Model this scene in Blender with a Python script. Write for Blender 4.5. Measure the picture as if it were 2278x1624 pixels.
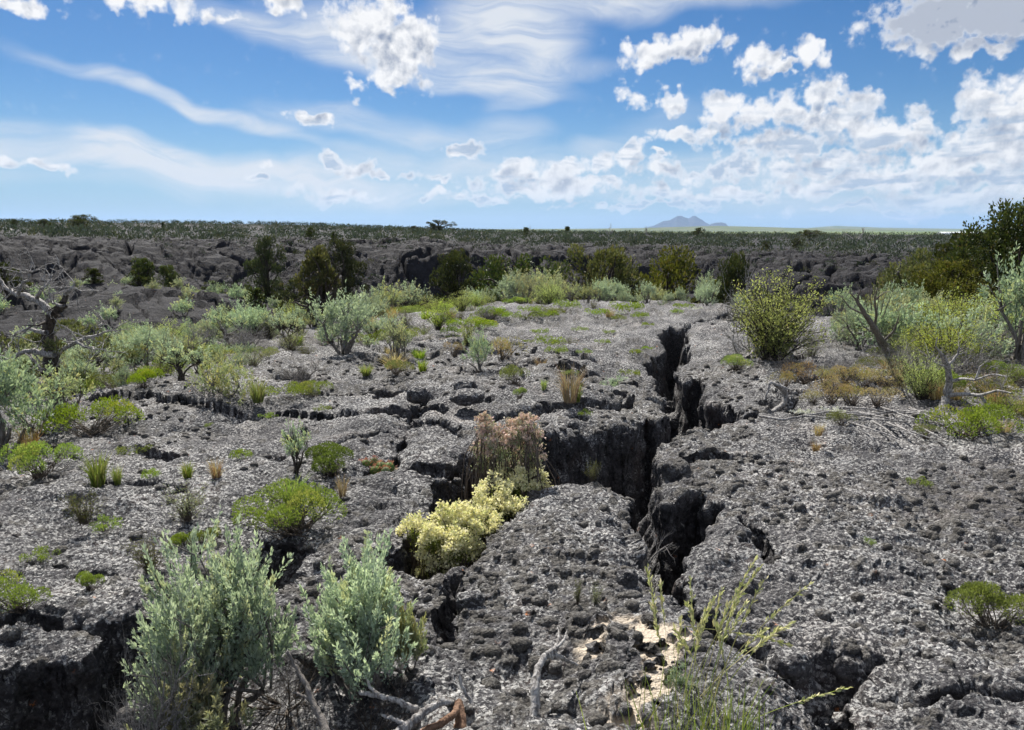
import bpy, math, random, time
import numpy as np
T0 = time.time()
rad = math.radians
scene = bpy.context.scene
for o in list(bpy.data.objects): bpy.data.objects.remove(o)

# ------------------------------------------------------------------ camera
PITCH = 10.36; F = 1646.0; CX, CY = 1139.0, 812.0; EYE = 1.6
cam = bpy.data.cameras.new('camera'); camo = bpy.data.objects.new('camera', cam)
scene.collection.objects.link(camo); scene.camera = camo
cam.sensor_width = 36; cam.lens = 26.02; cam.clip_start = 0.05; cam.clip_end = 120000
camo.location = (0, 0, EYE); camo.rotation_euler = (rad(90-PITCH), 0, 0)

# ------------------------------------------------------------------ world + sun
SUN_EL, SUN_AZ = 50.0, -20.0            # azimuth measured from +Y towards +X
scene.view_settings.view_transform = 'Standard'; scene.view_settings.look = 'None'
scene.view_settings.gamma = 1; scene.view_settings.use_curve_mapping = False
scene.view_settings.exposure = 0.72
scene.render.engine = 'CYCLES'; scene.cycles.max_bounces = 4; scene.cycles.use_adaptive_sampling = True; scene.cycles.adaptive_threshold = 0.03; scene.cycles.diffuse_bounces = 2; scene.cycles.glossy_bounces = 2
scene.cycles.transmission_bounces = 3; scene.cycles.volume_bounces = 1; scene.cycles.transparent_max_bounces = 8
scene.cycles.use_denoising = True; scene.cycles.caustics_reflective = False; scene.cycles.caustics_refractive = False
sl = bpy.data.lights.new('sun', 'SUN'); sl.energy = 5.0; sl.angle = rad(0.5); sl.color = (1, .955, .88)
so = bpy.data.objects.new('sun', sl); scene.collection.objects.link(so)
sd = (math.sin(rad(SUN_AZ))*math.cos(rad(SUN_EL)), math.cos(rad(SUN_AZ))*math.cos(rad(SUN_EL)), math.sin(rad(SUN_EL)))
from mathutils import Vector
so.rotation_euler = Vector(sd).to_track_quat('Z', 'Y').to_euler()
so.location = (0, 0, 30)

def pix_dir(px, py):
    a = (px-CX)/F; b = (CY-py)/F; c, s = math.cos(rad(PITCH)), math.sin(rad(PITCH))
    return (a, c+b*s, -s+b*c)
def pix_ground(px, py, z=0.0):
    d = pix_dir(px, py); t = (z-EYE)/d[2]
    return (d[0]*t, d[1]*t)
def pix_at(px, py, y):                   # point on the ray at depth y
    d = pix_dir(px, py); t = y/d[1]
    return (d[0]*t, y, EYE+d[2]*t)
def pix_azel(px, py):
    d = pix_dir(px, py); return (math.atan2(d[0], d[1]), math.atan2(d[2], math.hypot(d[0], d[1])))

class NT:                                # small helper for node trees
    def __init__(s, tree, dim='3D'): s.t = tree; s.n = tree.nodes; s.l = tree.links; s.dim = dim
    def new(s, typ, **kw):
        n = s.n.new(typ)
        for k, v in kw.items():
            if k.startswith('i_'):
                key = k[2:]; key = int(key) if key.isdigit() else key.replace('_', ' ')
                s.put(n.inputs[key], v)
            else: setattr(n, k, v)
        return n
    def put(s, inp, v):
        if isinstance(v, bpy.types.NodeSocket): s.l.new(v, inp)
        else:
            if hasattr(inp, 'default_value'):
                try: inp.default_value = v
                except Exception:
                    try: inp.default_value = (*v, 1.0)
                    except Exception: inp.default_value = (v, v, v)
    def math(s, op, a, b=None, c=None, clamp=False):
        n = s.n.new('ShaderNodeMath'); n.operation = op; n.use_clamp = clamp
        s.put(n.inputs[0], a)
        if b is not None: s.put(n.inputs[1], b)
        if c is not None: s.put(n.inputs[2], c)
        return n.outputs[0]
    def vmath(s, op, a, b=None):
        n = s.n.new('ShaderNodeVectorMath'); n.operation = op; s.put(n.inputs[0], a)
        if b is not None:
            if op == 'SCALE': s.put(n.inputs[3], b)
            else: s.put(n.inputs[1], b)
        return n.outputs['Value'] if op in ('LENGTH', 'DOT_PRODUCT', 'DISTANCE') else n.outputs[0]
    def mrange(s, v, a, b, c=0.0, d=1.0, smooth=True):
        n = s.n.new('ShaderNodeMapRange'); n.interpolation_type = 'SMOOTHSTEP' if smooth else 'LINEAR'
        s.put(n.inputs[0], v)
        for i, x in enumerate((a, b, c, d)): s.put(n.inputs[i+1], x)
        return n.outputs[0]
    def mix(s, f, a, b, blend='MIX'):
        n = s.n.new('ShaderNodeMix'); n.data_type = 'RGBA'; n.blend_type = blend
        s.put(n.inputs[0], f); s.put(n.inputs[6], a); s.put(n.inputs[7], b)
        return n.outputs[2]
    def noise(s, vec, scale, detail=4, rough=.55, dist=0.0, typ='FBM'):
        n = s.n.new('ShaderNodeTexNoise'); n.noise_dimensions = s.dim
        n.noise_type = typ
        s.put(n.inputs['Vector'], vec); s.put(n.inputs['Scale'], scale); s.put(n.inputs['Detail'], detail)
        s.put(n.inputs['Roughness'], rough); s.put(n.inputs['Distortion'], dist)
        return n.outputs[0]
    def vor(s, vec, scale, feature='F1', detail=0, rand=1.0, out=0):
        n = s.n.new('ShaderNodeTexVoronoi'); n.feature = feature; n.voronoi_dimensions = s.dim
        s.put(n.inputs['Vector'], vec); s.put(n.inputs['Scale'], scale)
        s.put(n.inputs['Randomness'], rand)
        if 'Detail' in n.inputs: s.put(n.inputs['Detail'], detail)
        return n.outputs[out]

def build_world():
    w = bpy.data.worlds.new('World'); scene.world = w; w.use_nodes = True
    w.node_tree.nodes.clear(); g = NT(w.node_tree, '2D')
    # --- group: (u, v) -> cumulus density
    gr = bpy.data.node_groups.new('cumulus', 'ShaderNodeTree')
    gr.interface.new_socket('vec', in_out='INPUT', socket_type='NodeSocketVector')
    gr.interface.new_socket('d', in_out='OUTPUT', socket_type='NodeSocketFloat')
    c = NT(gr, '2D'); gi = c.new('NodeGroupInput'); go = c.new('NodeGroupOutput')
    V0 = gi.outputs[0]
    nz = c.new('ShaderNodeTexNoise', noise_dimensions='2D'); c.put(nz.inputs['Vector'], V0); c.put(nz.inputs['Scale'], 16.0); c.put(nz.inputs['Detail'], 2.0)
    wv = c.vmath('SCALE', c.vmath('SUBTRACT', nz.outputs['Color'], (.5, .5, .5)), .042)
    nz2 = c.new('ShaderNodeTexNoise', noise_dimensions='2D'); c.put(nz2.inputs['Vector'], V0); c.put(nz2.inputs['Scale'], 55.0); c.put(nz2.inputs['Detail'], 2.0)
    wv2 = c.vmath('SCALE', c.vmath('SUBTRACT', nz2.outputs['Color'], (.5, .5, .5)), .016)
    V = c.vmath('ADD', c.vmath('ADD', V0, wv), wv2)
    blobs = [  # x, y, rx, ry, rot, amp
        (825,35,110,62,0,1), (880,110,105,70,35,1), (930,85,62,66,0,1), (885,170,78,36,20,1), (790,95,60,48,20,.8),
        (790,195,34,34,0,.55), (705,266,62,22,-4,.95), (640,12,48,26,20,.8), (510,38,45,14,15,.5), (330,4,135,28,0,.95), (30,14,100,32,5,.95),
        (1035,336,46,22,0,.95), (738,358,36,20,30,.95), (790,380,34,20,0,.9), (835,392,26,12,0,.8), (700,428,80,22,0,.55), (900,398,60,14,0,.45),
        (985,405,30,9,0,.7), (575,391,34,11,0,.8), (592,358,24,8,0,.7), (20,364,34,16,0,.9), (108,371,50,13,0,.9),
        (1480,118,120,38,0,1), (1545,88,58,30,-25,1), (1600,110,35,30,0,.6), (1688,138,56,38,10,1), (1795,125,48,28,10,1), (1745,150,60,12,0,.8),
        (1492,225,40,20,-15,.95), (1408,213,50,24,0,.5), (1515,294,66,18,0,.95), (1615,240,60,30,-10,.95), (1690,262,70,48,0,1), (1755,238,50,44,0,1),
        (1820,212,52,46,0,1), (1870,262,115,52,8,1), (1960,305,150,52,10,1), (1760,316,150,46,-12,1), (2060,262,70,34,20,.8), (1600,290,70,28,0,.6),
        (1418,345,42,44,0,1), (1335,372,70,36,-10,1), (1250,388,62,30,0,.95), (1145,385,72,30,0,.85), (1490,385,80,30,0,.85), (1640,375,120,34,-10,.9),
        (1850,370,200,36,0,.9), (2110,360,160,56,-12,1), (2240,310,95,70,-20,1), (2210,215,75,44,20,1), (2290,225,70,60,0,1), (2200,400,130,40,0,.95),
        (2190,25,250,74,0,1.15), (2075,75,80,40,10,1), (2190,110,70,18,-10,.75), (1480,342,34,9,0,.7),
        (1230,420,240,26,0,1.0), (1600,432,300,20,0,.95), (1900,412,260,26,0,1.0), (2150,436,220,26,0,1.0), (1450,455,240,10,0,.85), (2000,466,300,11,0,.85), (1080,446,110,14,0,.85), (760,436,110,20,0,.8), (960,432,80,14,0,.7)]
    acc = None
    for k, (x, y, rx, ry, rot, amp) in enumerate(blobs):
        u, v = pix_azel(x, y)
        m = c.new('ShaderNodeMapping', vector_type='TEXTURE')
        if k % 6 == 5:                   # keeps the evaluation in batches
            V = c.vmath('ADD', V, c.vmath('SCALE', (1e-7, 1e-7, 0), acc))
        if rx < 75 and ry < 32: amp *= 1.22; rx *= 1.12; ry *= 1.2
        rx, ry = rx*1.10/F, ry*1.14/F; n = c.new('ShaderNodeVectorMath', operation='MULTIPLY_ADD')
        if rot:
            ca, sa = math.cos(rad(-rot)), math.sin(rad(-rot)); cb = c.new('ShaderNodeCombineXYZ')
            c.put(cb.inputs[0], c.vmath('DOT_PRODUCT', V, (ca, sa, 0))); c.put(cb.inputs[1], c.vmath('DOT_PRODUCT', V, (-sa, ca, 0)))
            src = cb.outputs[0]; u, v = u*ca+v*sa, -u*sa+v*ca
        else: src = V
        c.put(n.inputs[0], src); n.inputs[1].default_value = (1/rx, 1/ry, 0); n.inputs[2].default_value = (-u/rx, -v/ry, 0)
        L = c.vmath('LENGTH', n.outputs[0])
        e = c.math('MULTIPLY_ADD', L, -amp, amp)
        acc = e if acc is None else c.math('MAXIMUM', acc, e)
    # clouds outside the pictured part of the sky go on in the same manner
    sp = c.new('ShaderNodeSeparateXYZ'); c.put(sp.inputs[0], V0)
    outm = c.math('MAXIMUM', c.mrange(c.math('ABSOLUTE', sp.outputs[0]), .66, .74), c.mrange(sp.outputs[1], .31, .38))
    gn = c.noise(V0, 4.0, 5, .5)
    acc = c.math('MAXIMUM', acc, c.math('MULTIPLY', outm, c.mrange(gn, .52, .72, 0, .8, False)))
    fine = c.noise(V0, 50, 6, .60)
    bil = c.vor(V0, 46, 'F1', 2)
    d = c.math('ADD', acc, c.math('MULTIPLY', c.math('SUBTRACT', fine, .54), 1.0))
    d = c.math('ADD', d, c.math('MULTIPLY', c.math('SUBTRACT', .42, bil), .42))
    d = c.math('MULTIPLY', d, c.mrange(acc, -.12, .20))
    c.put(go.inputs[0], d)
    # --- main
    tc = g.new('ShaderNodeTexCoord'); dirv = tc.outputs['Generated']
    s = g.new('ShaderNodeSeparateXYZ'); g.put(s.inputs[0], dirv)
    u = g.math('ARCTAN2', s.outputs[0], s.outputs[1]); v = g.math('ARCSINE', s.outputs[2])
    cv = g.new('ShaderNodeCombineXYZ'); g.put(cv.inputs[0], u); g.put(cv.inputs[1], v); UV = cv.outputs[0]
    def dens(vec):
        n = g.new('ShaderNodeGroup'); n.node_tree = gr; g.put(n.inputs[0], vec); return n.outputs[0]
    d0 = dens(UV)
    d1 = dens(g.vmath('ADD', UV, (-.006, .020, 0)))
    sky = g.new('ShaderNodeTexSky', sky_type='NISHITA', sun_disc=False, sun_elevation=rad(SUN_EL), sun_rotation=rad(SUN_AZ),
                altitude=1500, air_density=1.0, dust_density=1.0, ozone_density=2.0)
    hs = g.new('ShaderNodeHueSaturation'); g.put(hs.inputs['Color'], sky.outputs[0]); g.put(hs.inputs['Saturation'], SKY_SAT)
    g.put(hs.inputs['Hue'], .5)
    skyc = g.vmath('SCALE', hs.outputs[0], SKY_STR)
    skyc = g.vmath('MULTIPLY', skyc, SKY_TINT)
    # horizon whitening
    hz = g.mrange(v, -.06, .17, 1, 0)
    skyc = g.mix(g.math('MULTIPLY', hz, .95), skyc, HORIZON)
    # --- cirrus: streaked sheets
    cir = None
    streaks = [(420,232,330,20,15,.72), (860,292,300,36,6,.6), (1130,300,110,44,0,.4), (620,90,270,32,14,.62), (900,105,330,80,6,.95), (1110,80,190,120,0,.95), (1060,190,240,30,2,.6),
               (1250,150,160,22,-8,.3), (1160,228,80,24,-12,.45), (100,325,300,48,8,1.0), (60,350,300,34,6,.8), (560,380,400,40,6,.95), (300,348,300,34,8,.85), (950,370,330,44,0,.5), (200,398,420,34,0,.4),
               (1350,320,90,36,0,.55), (1430,10,190,36,0,.6), (1700,5,200,30,0,.4), (1480,260,150,40,-10,.3), (1300,10,130,26,0,.5), 
               (1500,380,500,60,0,.5), (2000,420,500,60,0,.45), (1000,430,500,34,0,.4)]
    wn = g.new('ShaderNodeTexNoise', noise_dimensions='2D'); g.put(wn.inputs['Vector'], UV); g.put(wn.inputs['Scale'], 5.0); g.put(wn.inputs['Detail'], 3.0)
    UVw = g.vmath('ADD', UV, g.vmath('SCALE', g.vmath('SUBTRACT', wn.outputs['Color'], (.5, .5, .5)), .07))
    for (x, y, rx, ry, rot, amp) in streaks:
        uu, vv = pix_azel(x, y)
        m = g.new('ShaderNodeMapping', vector_type='TEXTURE')
        g.put(m.inputs[0], UVw if cir is None else g.vmath('ADD', UVw, g.vmath('SCALE', (1e-7, 1e-7, 0), cir)))
        m.inputs['Location'].default_value = (uu, vv, 0); m.inputs['Rotation'].default_value = (0, 0, rad(-rot)); m.inputs['Scale'].default_value = (rx/F, ry/F, 1)
        e = g.mrange(g.vmath('LENGTH', m.outputs[0]), .25, 1.15, amp, 0)
        cir = e if cir is None else g.math('SUBTRACT', g.math('ADD', cir, e), g.math('MULTIPLY', cir, e))
    mp = g.new('ShaderNodeMapping'); g.put(mp.inputs[0], UVw); mp.inputs['Rotation'].default_value = (0, 0, rad(11)); mp.inputs['Scale'].default_value = (7, 42, 1)
    st = g.noise(mp.outputs[0], 1.0, 6, .62, .6)
    mp2 = g.new('ShaderNodeMapping'); g.put(mp2.inputs[0], UVw); mp2.inputs['Rotation'].default_value = (0, 0, rad(14)); mp2.inputs['Scale'].default_value = (3.5, 11, 1)
    st2 = g.noise(mp2.outputs[0], 1.0, 4, .5)
    outc = g.math('MAXIMUM', g.mrange(g.math('ABSOLUTE', u), .62, .72), g.mrange(v, .31, .38))
    cir = g.math('MAXIMUM', cir, g.math('MULTIPLY', outc, .45))
    cf = g.math('MULTIPLY', cir, g.math('MULTIPLY', g.mrange(st, .25, .68, .45, 1.0), g.mrange(st2, .30, .55, .65, 1.3)), clamp=True)
    cf = g.math('MULTIPLY', cf, .95)
    skyc = g.mix(cf, skyc, CIRRUS)
    # --- cumulus colour: bright thin edges and sunward tops, grey-blue thick parts
    thick = g.mrange(d0, .12, 1.05)
    sh = g.math('ADD', g.math('MULTIPLY', thick, .10), g.math('MULTIPLY', g.mrange(d1, .10, 1.0), .62))
    def big(vec): return g.noise(vec, 13, 3, .5)
    def bump(vec): return g.math('ADD', g.noise(vec, 24, 5, .58), g.math('MULTIPLY', g.vor(vec, 30, 'F1', 1), -.35))
    wob = g.vmath('ADD', UV, g.vmath('SCALE', g.vmath('SUBTRACT', wn.outputs['Color'], (.5, .5, .5)), .03))
    rel2 = g.math('SUBTRACT', bump(g.vmath('ADD', wob, (-.004, .009, 0))), bump(wob))
    rel3 = g.math('SUBTRACT', big(g.vmath('ADD', wob, (-.008, .020, 0))), big(wob))
    sh = g.math('ADD', sh, g.math('MULTIPLY', rel3, g.math('MULTIPLY', thick, 1.3)))
    sh = g.math('ADD', sh, g.math('MULTIPLY', rel2, g.math('MULTIPLY', g.mrange(d0, .05, .5), 2.3)), clamp=True)
    sh = g.math('ADD', sh, g.math('MULTIPLY', g.mrange(g.noise(wob, 12, 4, .55), .38, .78), g.math('MULTIPLY', thick, .22)), clamp=True)
    # the wide cloud at upper right shows its grey base
    uu, vv = pix_azel(2230, 20)
    m = g.new('ShaderNodeMapping', vector_type='TEXTURE'); g.put(m.inputs[0], UV); m.inputs['Location'].default_value = (uu, vv, 0); m.inputs['Scale'].default_value = (260/F, 82/F, 1)
    base = g.mrange(g.vmath('LENGTH', m.outputs[0]), .62, 1.0, .75, 0)
    sh = g.math('MAXIMUM', sh, g.math('MULTIPLY', base, g.mrange(d0, .1, .5)))
    ccol = g.mix(sh, CLOUD_LIT, CLOUD_SHADE)
    low = g.mrange(v, .0, .16, .5, 0)
    ccol = g.mix(low, ccol, CIRRUS)
    mp3 = g.new('ShaderNodeMapping'); g.put(mp3.inputs[0], wob); mp3.inputs['Scale'].default_value = (9, 46, 1)
    flat = g.math('MULTIPLY', g.mrange(g.noise(mp3.outputs[0], 1.0, 4, .55), .44, .60), g.mrange(v, .10, .19, .8, 0))
    ccol = g.mix(g.math('MULTIPLY', flat, g.mrange(d0, .2, .6)), ccol, (.25, .33, .44))
    alpha = g.math('MULTIPLY', g.mrange(d0, -.02, .46), g.mrange(v, -.005, .06, .35, 1.0))
    fin = g.mix(alpha, skyc, ccol)
    bg = g.new('ShaderNodeBackground'); g.put(bg.inputs[0], fin); bg.inputs[1].default_value = 0.90
    out = g.new('ShaderNodeOutputWorld'); g.l.new(bg.outputs[0], out.inputs[0])
    w.cycles.sampling_method = 'MANUAL'; w.cycles.sample_map_resolution = 512

SKY_STR = 0.050; SKY_SAT = 1.32; SKY_TINT = (.80, .98, 1.12)
HORIZON = (.22, .355, .51); CIRRUS = (.52, .545, .58); CLOUD_LIT = (.66, .66, .665); CLOUD_SHADE = (.20, .24, .32)
build_world()

# ------------------------------------------------------------------ numpy noise
def _h(ix, iy, iz, seed):
    k = None if isinstance(iz, np.ndarray) else np.uint32((iz*2147483647+seed*1274126177) & 0xFFFFFFFF)
    h = ix.astype(np.uint32)*np.uint32(374761393)+iy.astype(np.uint32)*np.uint32(668265263)
    h = h+(iz.astype(np.uint32)*np.uint32(2246822519)+np.uint32(seed*77777 & 0xFFFFFFFF) if isinstance(iz, np.ndarray) else k)
    h ^= h >> np.uint32(13); h *= np.uint32(1274126177); h ^= h >> np.uint32(15); h *= np.uint32(2246822519); h ^= h >> np.uint32(16)
    return (h & np.uint32(0xFFFFFF)).astype(np.float32)*np.float32(1/16777216.0)
def vnoise(x, y, seed=0, z=None):        # smooth value noise 0..1
    ix = np.floor(x); iy = np.floor(y); fx = (x-ix).astype(np.float32); fy = (y-iy).astype(np.float32)
    fx = fx*fx*fx*(fx*(fx*6-15)+10); fy = fy*fy*fy*(fy*(fy*6-15)+10)
    ix = ix.astype(np.int32); iy = iy.astype(np.int32)
    if z is None:
        a = _h(ix, iy, 0, seed); b = _h(ix+1, iy, 0, seed); c = _h(ix, iy+1, 0, seed); d = _h(ix+1, iy+1, 0, seed)
        return (a+(b-a)*fx)*(1-fy)+(c+(d-c)*fx)*fy
    iz = np.floor(z); fz = (z-iz).astype(np.float32); fz = fz*fz*(3-2*fz); iz = iz.astype(np.int32)
    r = 0
    for k, wz in ((0, 1-fz), (1, fz)):
        a = _h(ix, iy, iz+k, seed); b = _h(ix+1, iy, iz+k, seed); c = _h(ix, iy+1, iz+k, seed); d = _h(ix+1, iy+1, iz+k, seed)
        r = r+wz*((a+(b-a)*fx)*(1-fy)+(c+(d-c)*fx)*fy)
    return r
def fbm(x, y, oct=4, seed=0, gain=.5, z=None):
    s = 0; a = 1; t = 0; c, sn = math.cos(.6), math.sin(.6)
    for i in range(oct):
        s = s+a*vnoise(x, y, seed+i*17, z); t += a; a *= gain
        x, y = (x*c-y*sn)*2.03+5.1, (x*sn+y*c)*2.03+1.7
        if z is not None: z = z*2.03
    return s/t
def voro(x, y, seed=0, jit=.9, off=False):          # F1, F2, cell id
    ix = np.floor(x).astype(np.int32); iy = np.floor(y).astype(np.int32); ox = (x-ix).astype(np.float32); oy = (y-iy).astype(np.float32)
    f1 = np.full(x.shape, 9., np.float32); f2 = f1.copy(); cid = np.zeros(x.shape, np.float32); qx = cid.copy(); qy = cid.copy()
    for dx in (-1, 0, 1):
        for dy in (-1, 0, 1):
            cx = ix+dx; cy = iy+dy
            px = dx+.5+jit*(_h(cx, cy, 1, seed)-.5)-ox; py = dy+.5+jit*(_h(cx, cy, 2, seed)-.5)-oy
            d = np.sqrt(px*px+py*py)
            m = d < f1
            f2 = np.where(m, f1, np.minimum(f2, d)); cid = np.where(m, _h(cx, cy, 3, seed), cid); f1 = np.where(m, d, f1)
            if off: qx = np.where(m, -px, qx); qy = np.where(m, -py, qy)
    return (f1, f2, cid, qx, qy) if off else (f1, f2, cid)
def sstep(a, b, x):
    t = np.clip((x-a)/(b-a), 0, 1); return t*t*(3-2*t)

# ------------------------------------------------------------------ layout of the cracks
def P(pts): return np.array([pix_ground(*p) for p in pts])
MAIN = P([(1625,705),(1601,707),(1569,708),(1547,713),(1527,715),(1522,725),(1497,724),(1483,724),(1466,732),(1472,750),(1470,784),(1458,787),(1431,796),
 (1446,814),(1456,845),(1468,880),(1478,900),(1480,924),(1462,918),(1451,912),(1436,922),(1409,935),(1384,944),(1340,949),(1310,950),(1260,955),(1205,965),
 (1165,985),(1130,1000),(1085,1008),(1062,1030),(1032,1053),(1000,1058),(960,1066),(948,1080),(946,1097),(935,1112),(925,1130),(906,1140),(890,1171),(893,1203),
 (860,1212),(829,1212),(834,1240),(842,1259),(902,1269),(949,1288),(1000,1256),(1044,1250),(1063,1224),(1082,1183),(1114,1158),(1139,1130),(1171,1108),(1196,1085),
 (1224,1073),(1272,1070),(1316,1060),(1355,1074),(1378,1090),(1398,1115),(1410,1139),(1408,1160),(1400,1182),(1396,1218),(1414,1245),(1436,1285),(1450,1325),
 (1490,1328),(1521,1345),(1558,1353),(1547,1286),(1533,1261),(1533,1238),(1541,1202),(1558,1191),(1561,1174),(1592,1160),(1622,1137),(1636,1120),(1592,1112),
 (1575,1088),(1545,1088),(1518,1104),(1494,1120),(1480,1120),(1468,1101),(1462,1065),(1464,1050),(1460,1025),(1458,992),(1483,981),(1520,971),(1557,963),
 (1581,958),(1610,944),(1637,934),(1650,915),(1637,897),(1615,877),(1601,873),(1566,869),(1566,848),(1571,828),(1547,823),(1527,831),(1515,818),(1512,799),
 (1527,791),(1534,784),(1532,755),(1532,737),(1544,730),(1569,721),(1593,719),(1625,712)])
LEFTPIT = P([(-260,1560),(-60,1530),(0,1507),(42,1481),(120,1476),(178,1480),(210,1455),(224,1425),(240,1408),(275,1402),(325,1402),(380,1395),(440,1410),(470,1460),(440,1520),(370,1560),
 (351,1591),(315,1593),(267,1622),(262,1700),(-60,1760),(-300,1700)])
BACKPIT = P([(548,1228),(575,1208),(600,1200),(645,1196),(690,1215),(702,1260),(690,1300),(640,1312),(570,1300)])
TWIGPIT = P([(470,1470),(560,1440),(660,1450),(760,1500),(860,1520),(900,1560),(890,1640),(820,1760),(420,1800),(400,1640)])
RIGHTPIT = P([(1625,1396),(1700,1400),(1787,1404),(1850,1392),(1900,1405),(1950,1400),(2000,1395),(2047,1410),(2040,1430),(1999,1446),(1959,1478),(1920,1492),
 (1867,1518),(1827,1510),(1787,1486),(1700,1455),(1607,1430)])
STEPPIT = P([(1690,881),(1720,874),(1790,880),(1797,895),(1794,917),(1740,923),(1700,916)])
STUMPPIT = P([(1120,1500),(1180,1470),(1260,1490),(1270,1530),(1200,1545),(1130,1540)])
POLYS = [(MAIN, 1.75, .085, .10), (LEFTPIT, 1.1, .09, .07), (BACKPIT, .55, .09, .06), (TWIGPIT, .26, .22, .10), (RIGHTPIT, .50, .13, .10), (STEPPIT, .33, .12, .05), (STUMPPIT, .10, .12, .06)]
CRACKS = [  # points, half-width m, depth, lip
 ([(950,900),(930,922),(906,950),(888,985),(874,1020),(866,1046),(835,1062)], .030, .45, .20),
 ([(866,1046),(905,1050),(949,1049),(1000,1050),(1030,1044),(1075,1020)], .035, .5, .16),
 ([(1860,1510),(1885,1550),(1905,1590),(1930,1640),(1950,1700)], .07, .5, .10),
 ([(700,868),(760,872),(820,864),(880,871),(915,868),(960,872),(1010,868),(1080,880),(1180,885)], .05, .22, .10),
 ([(620,842),(720,846),(800,841),(870,850),(930,845)], .03, .12, .10),
 ([(930,757),(985,752),(1040,760),(1090,755)], .06, .14, .10),
 ([(1000,1256),(1015,1310),(1020,1345),(990,1375),(1000,1420)], .03, .18, .07),
 ([(1590,800),(1640,790),(1700,796)], .04, .12, .08), ([(1637,935),(1690,922)], .04, .2, .08),
 ([(1340,905),(1400,880),(1440,868)], .05, .16, .10),
 ([(1500,690),(1560,684),(1620,690)], .12, .25, .1),
 ([(740,980),(790,975),(830,960),(870,965)], .03, .12, .12),
 ([(0,1415),(60,1400),(140,1412),(225,1420)], .02, .08, .06),
 ([(1545,1350),(1580,1368),(1620,1392),(1650,1402)], .075, .5, .10),
 ([(1620,1140),(1660,1170),(1690,1210),(1700,1235)], .03, .12, .10),
 ([(1960,1480),(2060,1500),(2150,1480),(2280,1500),(2400,1490)], .03, .12, .10),
 ([(300,965),(420,935),(560,915),(700,900)], .02, .05, .10),
 ([(60,1275),(140,1262),(230,1282),(330,1300)], .02, .07, .10),
]
CRACKS = [(P(c[0]), *c[1:]) for c in CRACKS]
def seg_dist(x, y, poly, closed):
    n = len(poly); best = np.full(x.shape, 1e9); inside = np.zeros(x.shape, bool)
    for i in range(n if closed else n-1):
        ax, ay = poly[i]; bx, by = poly[(i+1) % n]
        dx, dy = bx-ax, by-ay; t = np.clip(((x-ax)*dx+(y-ay)*dy)/(dx*dx+dy*dy+1e-12), 0, 1)
        d = (x-ax-t*dx)**2+(y-ay-t*dy)**2; best = np.minimum(best, d)
        if closed:
            c = ((ay > y) != (by > y)) & (x < (bx-ax)*(y-ay)/(by-ay+1e-15)+ax); inside ^= c
    d = np.sqrt(best)
    return np.where(inside, d, -d) if closed else d
def poly_field(x, y, poly, closed, margin):
    lo = poly.min(0)-margin; hi = poly.max(0)+margin
    m = (x > lo[0]) & (x < hi[0]) & (y > lo[1]) & (y < hi[1])
    out = np.full(x.shape, -1e3 if closed else 1e3)
    if m.any(): out[m] = seg_dist(x[m], y[m], poly, closed)
    return out
SAND = P([(1372,1396),(1400,1392),(1440,1418),(1480,1436),(1535,1436),(1548,1470),(1516,1512),(1505,1560),(1470,1590),(1450,1624),(1440,1720),(1350,1720),(1375,1620),(1438,1566),(1440,1510),(1412,1450)])
SAND2 = P([(1300,1425),(1330,1415),(1345,1450),(1335,1500),(1300,1480)])
SAND3 = P([(940,1330),(1010,1320),(1030,1350),(970,1370)])

AZ = [-180, -45, -36, -30, -22, -15, -8, 0, 8, 15, 22, 30, 36, 45, 180]
RE = [10, 11, 11.5, 12.5, 13.5, 15.5, 18.5, 20, 20.5, 21, 19, 18, 20, 21, 22]
ZV = [-1, -1.6, -1.6, -1.6, -1.7, -2.1, -2.8, -3.0, -3.2, -3.0, -2.8, -2.6, -2.4, -2.2, -1]
RC = [60, 44, 43, 44, 48, 48, 44, 45, 45, 43, 42, 41, 44, 48, 60]
ZC = [.5, 1.3, 1.3, 1.0, .7, .8, .7, .45, .35, .2, .0, -.15, -.1, 0, .5]
ZP = [1, 3.1, 3.0, 3.0, 2.9, 2.6, 1.75, 1.0, .8, .65, .55, .45, .4, .4, 1]
def macro(x, y):
    r = np.hypot(x, y); az = np.degrees(np.arctan2(x, y)); I = lambda T: np.interp(az, AZ, T)
    w = (fbm(x*.13+3, y*.13, 3, 5)-.5)
    re = I(RE)+w*3; rc = I(RC)+(fbm(x*.09, y*.09, 3, 9)-.5)*12
    z = np.zeros_like(r)
    z = z-.35*sstep(re-5, re, r)                          # the dome rolls off
    z = z+(I(ZV)+.35)*sstep(re-.5, re+8, r)
    face = sstep(rc-2, rc+9, r); face = .55*face+.45*sstep(rc+1, rc+5.5, r)
    z = z+(I(ZC)-I(ZV))*face
    z = z+(I(ZP)-I(ZC))*sstep(rc+6, 170, r)
    z = z+(-16-I(ZP))*sstep(195, 420, r)
    return z, re, rc, r
def ground(x, y):
    """height and surface attributes of the lava, in blocks that are wholly near or wholly far"""
    x = np.asarray(x, np.float64).ravel(); y = np.asarray(y, np.float64).ravel(); r = np.hypot(x, y)
    out = [np.zeros(len(x), np.float32) for _ in range(5)]; out[0] = out[0].astype(np.float64)
    for m, dn, df in ((r < 8.5, True, False), ((r >= 8.5) & (r < 27), True, True), (r >= 27, False, True)):
        if m.any():
            for a, b in zip(out, _ground(x[m], y[m], dn, df)): a[m] = b
    return out
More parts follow.
